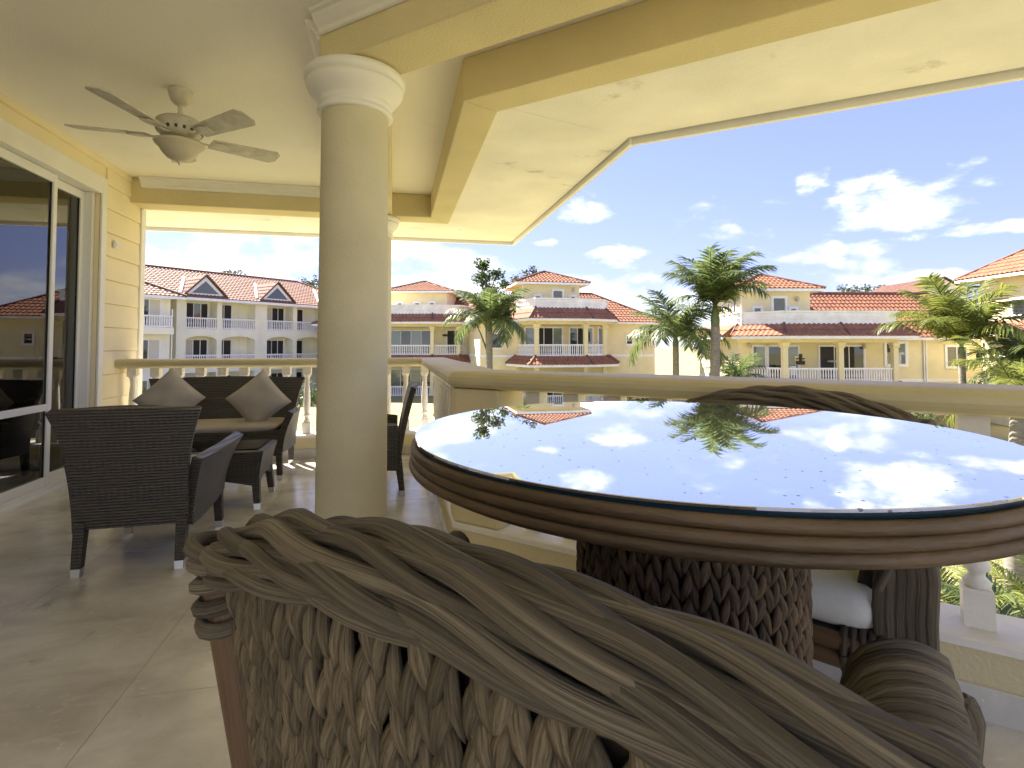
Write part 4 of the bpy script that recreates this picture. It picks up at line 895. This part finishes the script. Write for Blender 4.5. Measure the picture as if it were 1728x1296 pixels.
# --- villa seen past the columns
s2_ = 47 / F; X2 = lambda px: (px - 700) * s2_; z2 = lambda py: ZP(py, 47)
def ex2(t, zg, F2, E2):
    MB().lathe([(.02, -.1), (.22, -.08), (.22, .08), (.02, .1)], seg=12).build('wall_decor', M['dark_art'], t).location = (2.2, 2.3, F2 + 1.75)
    window(t, 7.2, 2.6, F2 + .6, F2 + 1.8, .8)
villa('cream villa with three small tower windows, beside the ochre column', 700, 47, -4, z2(670), z2(599), z2(545), [(-7.4, 2.4), (-6.2, 0), (1.55, 0), (3.75, .8), (4.6, 2.6)],
      (-2.75, 2.45, 2.0, 6.8, z2(488), z2(466), [(-1.9, .42, z2(514), z2(508)), (-.3, .42, z2(514), z2(508)), (1.05, .42, z2(514), z2(508))]), (z2(531), z2(514)), (-9.5, 10.5, 2.6, 11.5), z2(492),
      [(-4.6, 2.6, 3, ('villa_glass', 'villa_dark', 'villa_glass_pale')), (-1.0, 3.8, 4, ('villa_glass_pale', 'villa_glass', 'villa_glass_pale', 'villa_glass')), (3.1, 1.5, 2, ('villa_dark', 'villa_glass'))], ex2)
# --- villa to the right, behind the far dining chair
s4 = 33 / F; X4 = lambda px: (px - 1400) * s4; z4 = lambda py: ZP(py, 33)
def ex4(t, zg, F2, E2):
    skirt_roof(t, [(X4(1272), 9.2), (X4(1272), 2.3)], z4(548) - zg + .06, E2 + .06, .05, 1.0)
    lamp_on(t, X4(1373), 1.9, z4(500) - zg); lamp_on(t, X4(1290), 2.2, z4(583) - zg); lamp_on(t, X4(1497), 2.2, z4(585) - zg)
    window(t, X4(1557), 2.2, z4(617) - zg, z4(579) - zg, 1.25, 0, 2, .16, ('villa_glass', 'villa_glass_pale')); window(t, X4(1668), 2.2, z4(621) - zg, z4(585) - zg, 1.3, 0, 2, .14)
    window(t, X4(1565), 2.2, .5, 1.8, 1.25, 0, 2, .16); window(t, X4(1668), 2.2, .5, 1.8, 1.3, 0, 2, .14)
    for px in (1607, 1611): MB().tube([(X4(px), 2.13, -.3), (X4(px), 2.13, E2 - .1)], .045, 8).build('downpipe', M['villa_white'], t)
    pic = MB().box(-.36, .36, -.05, 0, 0, .62).build('wall_art', M['villa_wall'], t); pic.location = (X4(1382), 2.19, F2 + .95)
    MB().box(-.30, .30, -.075, -.051, .05, .30).box(-.10, .12, -.075, -.052, .30, .75).box(-.28, .28, -.075, -.053, .40, .48).build('art_shape', M['dark_art'], pic)
    ch = MB().tube([(0, 0, .4), (0, .02, .95)], .2, 8).build('draped_chair', M['villa_white'], t); ch.location = (X4(1350), .9, F2)
    pl_ = MB().lathe([(.02, 0), (.32, .02), (.34, .10), (.30, .13)], seg=14).build('pendant_shade', M['lamp'], t); pl_.location = (X4(1440), 2.12, F2 + 1.15)
villa('cream villa with wide white balcony, behind the white cushioned dining chair', 1400, 33, 1, z4(735), z4(645), z4(569), [(X4(1271), 2.2), (X4(1324), .1), (X4(1417), .0), (X4(1512), .1), (X4(1520), 2.2)],
      (X4(1275), X4(1398), 1.9, 6.1, z4(483), z4(451), [(X4(1342), .78, z4(525), z4(498)), (X4(1303), .42, z4(525), z4(516)), (X4(1367), .36, z4(525), z4(517))]), (z4(548), z4(524)), (X4(1272), X4(1790), 2.2, 9.2), z4(481),
      [(X4(1350), 2.1, 2, ('villa_glass', 'villa_glass_pale')), (X4(1310), .9, 1, 'villa_glass_pale'), (X4(1458), 2.9, 3, ('villa_dark', 'villa_dark', 'villa_glass'))], ex4, hips=(False, True), roofx=X4(1335), rail_faces=(0, 1, 2), pil=(1, 2, 3))
# --- house at the right edge
x, y = WP(1803, 28); zg = -4.3; hs = thing('house', 'cream house with brown tiled hip roof rising past the yellow green palm', 'house', (x, y, zg), -YAW); zz = lambda py, Z=31: ZP(py, Z) - zg
MB().box(0, 8, 0, 5.2, -.5, zz(474, 34)).build('wall', M['villa_wall'], hs); hip_roof(hs, 0, 8, 0, 5.2, zz(474, 34), zz(474, 34) + 2.3, .85)
window(hs, 0, 2.6, zz(532), zz(506), .9, -PI / 2, 1, .12); skirt_roof(hs, [(0, 5.2), (0, 0)], zz(541), zz(562), .05, .75); window(hs, 0, 3.4, zz(640), zz(603), 1.2, -PI / 2, 2, .12)
# --- gable seen over the right villa's roof
x, y = WP(1592, 62); zg = -3.4; gh = thing('gabled_house', 'pale gable end peeping over the orange tile ridge', 'house', (x, y, zg), -YAW); zz = lambda py: ZP(py, 62) - zg
MB().box(-2.6, 2.6, 0, 10, -.5, zz(489)).build('wall', M['apt_wall'], gh)
gm = MB().add([(-2.6, .0, zz(489)), (2.6, .0, zz(489)), (0, .0, zz(468)), (-2.6, 10, zz(489)), (2.6, 10, zz(489)), (0, 10, zz(468))], [(0, 1, 2), (5, 4, 3), (0, 3, 4, 1)]); gm.build('gable', M['apt_wall'], gh)
rf = MB(); tiled(rf, (-3.2, 10, zz(489) - .3), (-3.2, -.4, zz(489) - .3), (0, -.4, zz(467)), (0, 10, zz(467))); tiled(rf, (3.2, -.4, zz(489) - .3), (3.2, 10, zz(489) - .3), (0, 10, zz(467)), (0, -.4, zz(467))); rf.build('roof', M['ridge'], gh)

# ================================================================== THREE STOREY APARTMENT BLOCK
x, y = WP(303, 42); zg = -3.8; ap = thing('apartment_block', 'three storey apartment block with arched balconies and two dormers', 'apartment block', (x, y, zg), -YAW + R(55))
FL = [.05, 3.05, 6.05]; EZ = 8.55; END = 18.5; DEP = 1.25
MB().box(-6.0, END, DEP, 11, -.5, EZ).build('wall', M['apt_wall'], ap)
piers = [(-.25, .45), (2.85, 3.25), (6.1, 7.2), (9.75, 10.15), (12.9, 14.0), (16.5, 16.9), (18.1, 18.5)]
for a, b in piers: MB().box(a, b, 0, DEP - .01, -.5, EZ - .02).build('pier', M['apt_wall'], ap)
for k, z in enumerate(FL): 
    MB().box(-.252, END + .002, -.004, DEP - .005, z - (.45 if k else .5), z + .06).build('balcony_slab', M['apt_wall'], ap)
MB().box(-.254, END + .004, -.006, .25, EZ - .22, EZ).build('eave_beam', M['apt_wall'], ap)
for k in range(len(piers) - 1):
    a, b = piers[k][1], piers[k + 1][0]; m = (a + b) / 2; hw = (b - a) / 2
    for z in FL: railing(ap, (a, .12), (b, .12), z + .06, .92, .17)
    # arch spandrels over the middle storey
    n = 12
    for i in range(n):
        u0, u1 = -1 + 2 * i / n, -1 + 2 * (i + 1) / n; zt = FL[2] - .449; f = lambda u: zt - .05 - .48 * (1 - math.sqrt(max(0, 1 - (u * .94) ** 2)))
    sp = MB()
    for i in range(n):
        u0, u1 = -1 + 2 * i / n, -1 + 2 * (i + 1) / n
        sp.hexa([(m + u0 * hw, .02, f(u0)), (m + u1 * hw, .02, f(u1)), (m + u1 * hw, .3, f(u1)), (m + u0 * hw, .3, f(u0)), (m + u0 * hw, .02, zt), (m + u1 * hw, .02, zt), (m + u1 * hw, .3, zt), (m + u0 * hw, .3, zt)])
    sp.build('arch', M['apt_wall'], ap)
    mix = [('villa_dark', 'villa_glass', 'villa_dark'), ('villa_dark', 'villa_curtain', 'villa_dark', 'villa_dark'), ('villa_glass', 'villa_dark')]
    for q, z in enumerate(FL):
        if k % 2 == 0: window(ap, m - .1, DEP, z + .08, z + 2.2, hw * 1.86, 0, 4, .08, mix[(q + k) % 3], .06, 'sliding_door')
        else: window(ap, m - hw + .75, DEP, z + .08, z + 2.2, 1.3, 0, 2, .08, 'villa_dark', .06, 'sliding_door')
# projecting left part
MB().box(-7.5, -.9, -.5, DEP, -.5, EZ - .05).build('wing_wall', M['apt_wall'], ap)
for z in FL:
    window(ap, -2.35, -.5, z + .08, z + 2.15, 1.5, 0, 2, .12, ('villa_glass', 'villa_curtain'), .06, 'sliding_door')
for z in FL[2:]: MB().box(-4.2, -1.05, -1.5, -.51, z - .45, z + .05).build('wing_balcony', M['apt_wall'], ap); railing(ap, (-4.2, -1.4), (-1.1, -1.4), z + .05, .9); railing(ap, (-1.12, -1.35), (-1.12, -.55), z + .05, .9)
MB().tube([(-.78, -.55, 0), (-.78, -.55, EZ - 1.0)], .05, 8).build('downpipe', M['villa_white'], ap)
# roof
RY, RZ = 5.2, 11.35; rf = MB(); ys_, yn = -.75, 11.6
tiled(rf, (-1.2, ys_, EZ), (END + .7, ys_, EZ), (END - 5, RY, RZ), (-1.2, RY, RZ)); tiled(rf, (END + .7, yn, EZ), (-9, yn, EZ), (-9, RY, RZ), (END - 5, RY, RZ)); tiled(rf, (END + .7, ys_, EZ), (END + .7, yn, EZ), (END - 5, RY, RZ), (END - 5, RY, RZ))
tiled(rf, (-9, -1.5, EZ - .1), (-.2, -1.5, EZ - .1), (-4.2, 3.0, EZ + 1.95), (-9, 3.0, EZ + 1.95)); tiled(rf, (-9, ys_ + 1, EZ + .5), (-1.2, ys_ + 1, EZ + .5), (-1.2, RY, RZ), (-9, RY, RZ))
tiled(rf, (-.2, -1.5, EZ - .1), (-.2, 3.0, EZ - .1), (-4.2, 3.0, EZ + 1.95), (-4.2, 3.0, EZ + 1.95))
roof = rf.build('roof', M['tile_pale'], ap); c = MB(); cap(c, [(-9, RY, RZ + .06), (END - 5, RY, RZ + .06)], .13); cap(c, [(END + .7, ys_, EZ + .05), (END - 5, RY, RZ + .05)], .12); cap(c, [(-.2, -1.5, EZ - .04), (-4.2, 3.0, EZ + 2.0)], .13); c.build('ridge_cap', M['ridge'], roof)
MB().bar((-.6, ys_ + .04), (END + .7, ys_ + .04), .09, EZ - .2, EZ - .0).build('gutter', M['villa_white'], roof); MB().bar((-9, -1.46), (-.2, -1.46), .09, EZ - .3, EZ - .09).build('gutter', M['villa_white'], roof)
MB().box(-.25, END + .5, ys_ + .1, DEP, EZ - .06, EZ - .012).build('soffit', M['villa_white'], roof); MB().box(-9, -.3, -1.4, DEP, EZ - .2, EZ - .13).build('soffit', M['villa_white'], roof)
for m in (1.75, 7.95, 14.2):
    dz0, dz1, hw, y0 = EZ + .12, EZ + 1.85, 1.75, -.30; y1 = 3.6
    d = MB(); tiled(d, (m - hw, y1, dz0), (m - hw, y0 - .15, dz0), (m, y0 - .15, dz1), (m, y1, dz1)); tiled(d, (m + hw, y0 - .15, dz0), (m + hw, y1, dz0), (m, y1, dz1), (m, y0 - .15, dz1)); dm = d.build('dormer', M['tile_pale'], ap)
    MB().add([(m - hw + .1, y0, dz0), (m + hw - .1, y0, dz0), (m, y0, dz1 - .08), (m - hw + .1, y0 + .2, dz0), (m + hw - .1, y0 + .2, dz0), (m, y0 + .2, dz1 - .08)], [(0, 1, 2), (5, 4, 3), (0, 3, 4, 1), (1, 4, 5, 2), (2, 5, 3, 0)]).build('gable_trim', M['villa_white'], dm)
    MB().add([(m - hw * .60, y0 - .02, dz0 + .28), (m + hw * .60, y0 - .02, dz0 + .28), (m, y0 - .02, dz1 - .45), (m - hw * .6, y0 + .1, dz0 + .28), (m + hw * .6, y0 + .1, dz0 + .28), (m, y0 + .1, dz1 - .45)], [(0, 1, 2), (5, 4, 3), (0, 3, 4, 1), (1, 4, 5, 2), (2, 5, 3, 0)]).build('gable_window', M['gable_glass'], dm)
    rc = MB(); cap(rc, [(m - hw - .02, y0 - .17, dz0), (m, y0 - .17, dz1 + .06)], .075); cap(rc, [(m + hw + .02, y0 - .17, dz0), (m, y0 - .17, dz1 + .06)], .075); rc.build('verge', M['ridge'], dm)
    sl_ = (RZ - EZ) / (RY - ys_); rz_ = lambda y: EZ + (y - ys_) * sl_ + .12; ya = ys_ + (dz1 - EZ) / sl_
    fl = MB().tube([(m - hw - .10, y0 + .1, rz_(y0 + .1)), (m - .12, ya, rz_(ya))], .13, 6, squash=.5); fl.build('valley_flashing', M['villa_white'], dm)

# ================================================================== VEGETATION
def frond_mesh(name, m, L, seed, nl=46, droop=1.0, wl_=.80):
    rnd = random.Random(seed); b = MB(); n = 16; path = []; ang = R(rnd.uniform(38, 60)); p = Vector((0, 0, 0)); sway = rnd.uniform(-.25, .25)
    for i in range(n + 1):
        path.append(p.copy()); u = i / n; a = ang - droop * (R(95) * u ** 1.35); p = p + Vector((math.cos(a), sway * u * .5, math.sin(a))) * (L / n)
    b.tube(path, [.028 * (1 - .85 * i / n) * (L / 2.6) + .003 for i in range(n + 1)], 5)
    for k in range(nl):
        u = .10 + .89 * k / (nl - 1); f = u * n; i = min(int(f), n - 1); q = path[i].lerp(path[i + 1], f - i); t = (path[i + 1] - path[i]).normalized(); side = t.cross(Vector((0, 0, 1))).normalized(); upv = side.cross(t)
        ll = wl_ * L / 2.6 * (.45 + .75 * math.sin(PI * min(1, u * .86 + .10))) * rnd.uniform(.8, 1.12)
        for sg in (-1, 1):
            rnd_tw = rnd.uniform(-.25, .25); d0 = (side * sg * (.80 + rnd.uniform(-.1, .1)) + t * (.55 + .25 * u) + upv * (.30 + rnd_tw)).normalized(); w = .023 * L / 2.6 * rnd.uniform(.8, 1.2) * (1.15 if nl < 60 else .9)
            wv = d0.cross(upv + side * rnd.uniform(-.4, .4)).normalized() * w; g = Vector((0, 0, -1)); pp = q.copy(); vs = []; d = d0
            for s_, ww in ((0, .6), (.35, 1.0), (.7, .8), (1.0, .05)):
                vs += [pp - wv * ww, pp + wv * ww]; d = (d + g * (.30 + .12 * droop) * (.6 + rnd.random() * .5)).normalized(); pp = pp + d * ll * .34
            o = len(b.v); b.add(vs, [(0, 1, 3, 2), (2, 3, 5, 4), (4, 5, 7, 6)], None, False)
    me = b.mesh(name); me.materials.append(m); return me
FR = {c: [frond_mesh('frond', M[c], 2.6, s + i * 11, 46, .50 + .17 * i) for i in range(5)] for c, s in (('palm', 1), ('palm_yellow', 5))}
def palm(label, x, y, z0, hz, L, nf, mt, seed, lean=(0, 0), tr=.17, shaft=.9, upright=0.0, group='palms on the lawn'):
    rnd = random.Random(seed); t = thing('palm_tree', label, 'palm', (x, y, z0), 0, group); H_ = hz - z0
    n = 14; pth = []; rad = []
    for i in range(n + 1):
        u = i / n; pth.append((lean[0] * u * u, lean[1] * u * u, -.3 + (H_ + .3) * u)); rad.append(tr * (1.35 - .45 * u ** .5 + .05 * (i % 2)))
    MB().tube(pth, rad, 12).build('trunk', M['bark'], t)
    top = Vector((lean[0], lean[1], H_)); MB().tube([top - Vector((0, 0, .15)), top + Vector((0, 0, shaft * .35)), top + Vector((0, 0, shaft))], [tr * .85, tr * .95, tr * .45], 12).build('crownshaft', M['bark_green'], t)
    for k in range(nf):
        a = 2 * PI * k * .381966 + rnd.uniform(-.25, .25); tier = k / nf; s_ = L / 2.6 * rnd.uniform(.88, 1.1)
        v = min(4, max(0, int((1 - tier) * 5 * (1 - .5 * upright) + rnd.uniform(-.6, .6)))); tilt = R((-34 + 34 * upright) + (68 - 26 * upright) * tier + rnd.uniform(-9, 9))
        o = inst(FR[mt][v], 'frond', t, tuple(top + Vector((0, 0, shaft * .92))), (rnd.uniform(-.2, .2), -tilt, a), (s_, s_, s_))
    return t
def tree(label, x, y, z0, spots, mt, seed, leaf=.16, n=260, name='tree', tr=.16, group=None):
    rnd = random.Random(seed); t = thing(name, label, 'tree', (x, y, z0), 0, group); zt = max(s_[2] for s_ in spots) - z0
    m = MB(); m.tube([(0, 0, -.4), (.05, .03, zt * .35), (-.05, 0, zt * .7), (0, 0, zt)], [tr, tr * .8, tr * .5, tr * .15], 9)
    tk = m.build('trunk', M['bark_brown'], t); br = MB(); cr = MB()
    for (sx, sy, sz, r) in spots:
        sz -= z0; sx -= x; sy -= y; zb = max(.3, sz - r - .8); br.tube([(0, 0, zb * .9), ((sx) * .5, (sy) * .5, zb * .5 + sz * .5 - .1), (sx, sy, sz)], [tr * .45, tr * .3, .015], 6)
        for k in range(int(n * r * r)):
            d = Vector((rnd.gauss(0, 1), rnd.gauss(0, 1), rnd.gauss(0, 1))).normalized(); rr = r * rnd.random() ** .45 * rnd.uniform(.75, 1.1); p = Vector((sx, sy, sz)) + Vector((d.x, d.y, d.z * .85)) * rr
            a = Vector((rnd.gauss(0, 1), rnd.gauss(0, 1), rnd.gauss(0, .6))).normalized(); b_ = a.cross(Vector((rnd.gauss(0, 1), rnd.gauss(0, 1), 1.2))).normalized(); l = leaf * rnd.uniform(.6, 1.3); w = l * .38
            cr.add([p - a * l * .5, p + b_ * w * .5, p + a * l * .5, p - b_ * w * .5], [(0, 1, 2, 3)])
    br.build('branches', M['bark_brown'], tk); cr.build('crown', M[mt], t); return t
# palm before the right villa's tower
def palm_px(label, px, Z, pyc, L, nf, mt, seed, **k):
    x, y = WP(px, Z); return palm(label, x, y, gz(x, y), ZP(pyc, Z), L, nf, mt, seed, **k)
palm_px('tall green palm in front of the right villa tower, fronds swept up', 1204, 24, 552, 2.85, 22, 'palm', 3, lean=(.1, 0), tr=.21, shaft=1.0, upright=.8)
palm_px('smaller drooping green palm beside the tall palm', 1140, 25, 585, 2.7, 20, 'palm', 8, tr=.15, shaft=.5)
palm_px('low bushy palm at the foot of the right villa wall', 1240, 29, 650, 2.0, 18, 'palm', 15, tr=.12, shaft=.3)
palm_px('yellow green palm standing before the right villa window', 1622, 20, 600, 2.7, 20, 'palm_yellow', 21, tr=.115, shaft=.4, upright=.8)
palm_px('palm with grey trunk rising from the sunlit lawn', 1700, 11.7, 690, 1.7, 11, 'palm_yellow', 27, lean=(.4, .1), tr=.15, shaft=.3)
palm_px('dark palm by the wall of the right hand house', 1735, 19, 640, 2.3, 20, 'palm', 33, tr=.13, shaft=.3)
palm_px('green palm with hanging fronds below the leafy tree', 826, 31, 560, 2.8, 20, 'palm', 41, tr=.19, shaft=.6)
for k, (px, Z, pyc) in enumerate(((1600, 8.6, 1075), (1690, 8.0, 1120), (1745, 9.2, 1040))):
    palm_px(('young bright palm by the kerb below the balustrade', 'young palm with arching fronds low below the balustrade', 'young palm at the lawn edge under the grey trunk')[k], px, Z, pyc, 1.25, 12, 'palm_yellow' if k != 1 else 'palm', 50 + k, tr=.06, shaft=.12, upright=.3, group='young palms')
def spots_px(lst, Z): 
    out = []
    for px, py, r in lst: x, y = WP(px, Z + random.uniform(-.4, .4)); out.append((x, y, ZP(py, Z), r))
    return out
x, y = WP(822, 32.5); tree('slender leafy tree rising above the hanging palm fronds', x, y, gz(x, y), spots_px([(815, 448, .55), (838, 462, .55), (812, 470, .6), (850, 478, .4), (828, 490, .65), (808, 505, .6), (845, 508, .7), (820, 525, .8), (855, 530, .55), (800, 540, .6)], 32.5), 'broadleaf', 4, .34, 520, tr=.14)
for lab, px, Z, lst in (('dark treetop behind the apartment roof ridge', 392, 75, [(385, 462, 1.1), (400, 466, 1.2), (376, 466, .8), (408, 472, 1.0)]), ('green treetop behind the end of the apartment roof', 525, 80, [(520, 488, 2.2), (545, 482, 2.4), (500, 496, 1.8), (570, 490, 2.4)]),
                        ('treetop peeping beside the middle villa tower', 890, 70, [(900, 460, 1.1), (885, 466, 1.0), (868, 474, 1.0), (905, 470, .9)]), ('low treetop over the orange ridge', 1440, 80, [(1425, 488, 1.2), (1465, 487, 1.0), (1445, 490, 1.2), (1490, 489, 1.1)])):
    x, y = WP(px, Z); tree(lab, x, y, gz(x, y), spots_px(lst, Z), 'dark_leaf', px, .5, 110, tr=.3)
# shrubs round the villa feet
def shrub(label, px, Z, r):
    x, y = WP(px, Z); z0 = gz(x, y); rnd = random.Random(px); t = thing('shrub', label, 'shrub', (x, y, z0), 0, 'garden shrubs'); cr = MB(); st = MB()
    for k in range(7): a = rnd.uniform(0, 6.28); st.tube([(0, 0, 0), (.3 * r * math.cos(a), .3 * r * math.sin(a), r * .6), (.6 * r * math.cos(a), .6 * r * math.sin(a), r * 1.1)], [.03, .02, .008], 5)
    for k in range(900):
        d = Vector((rnd.gauss(0, 1), rnd.gauss(0, 1), abs(rnd.gauss(0, 1)))).normalized(); p = Vector((d.x * r, d.y * r, d.z * r * 1.2 + .05)) * rnd.random() ** .35 * rnd.uniform(.8, 1.12)
        a = Vector((rnd.gauss(0, 1), rnd.gauss(0, 1), rnd.gauss(0, .7))).normalized(); b_ = a.cross(Vector((rnd.gauss(0, 1), rnd.gauss(0, 1), 1))).normalized(); l = .26 * rnd.uniform(.6, 1.3)
        cr.add([p - a * l * .5, p + b_ * l * .18, p + a * l * .5, p - b_ * l * .18], [(0, 1, 2, 3)])
    st.build('stems', M['bark_brown'], t); cr.build('foliage', M['broadleaf'], t)
for lab, px, Z, r in (('round shrub by the middle villa right wall', 1085, 36, 1.6), ('shrub under the drooping palm', 1125, 27, 1.2), ('shrub before the middle villa left wall', 880, 35, 1.2), ('shrub beside the white patio of the right villa', 1545, 28, 1.3), ('shrub in front of the apartment block patio', 520, 40, 1.4), ('shrub before the apartment wing', 320, 37, 1.6)): shrub(lab, px, Z, r)
# grass tufts on the lawn that shows through the balusters
gs = MB(); rnd = random.Random(2)
for k in range(16000):
    Z = rnd.uniform(8.5, 22); px = rnd.uniform(1480, 1800); x, y = WP(px, Z); z0 = gz(x, y); a = rnd.uniform(0, 6.28); h = rnd.uniform(.05, .11); w = .010; dx, dy = math.cos(a), math.sin(a); tx_, ty_ = rnd.uniform(-.04, .04), rnd.uniform(-.04, .04)
    gs.add([(x - dx * w, y - dy * w, z0 - .01), (x + dx * w, y + dy * w, z0 - .01), (x + tx_, y + ty_, z0 + h)], [(0, 1, 2)])
g_ = gs.build('grass', M['blade'], None, 'stuff'); g_['label'] = 'short sunlit grass tufts on the lawn'
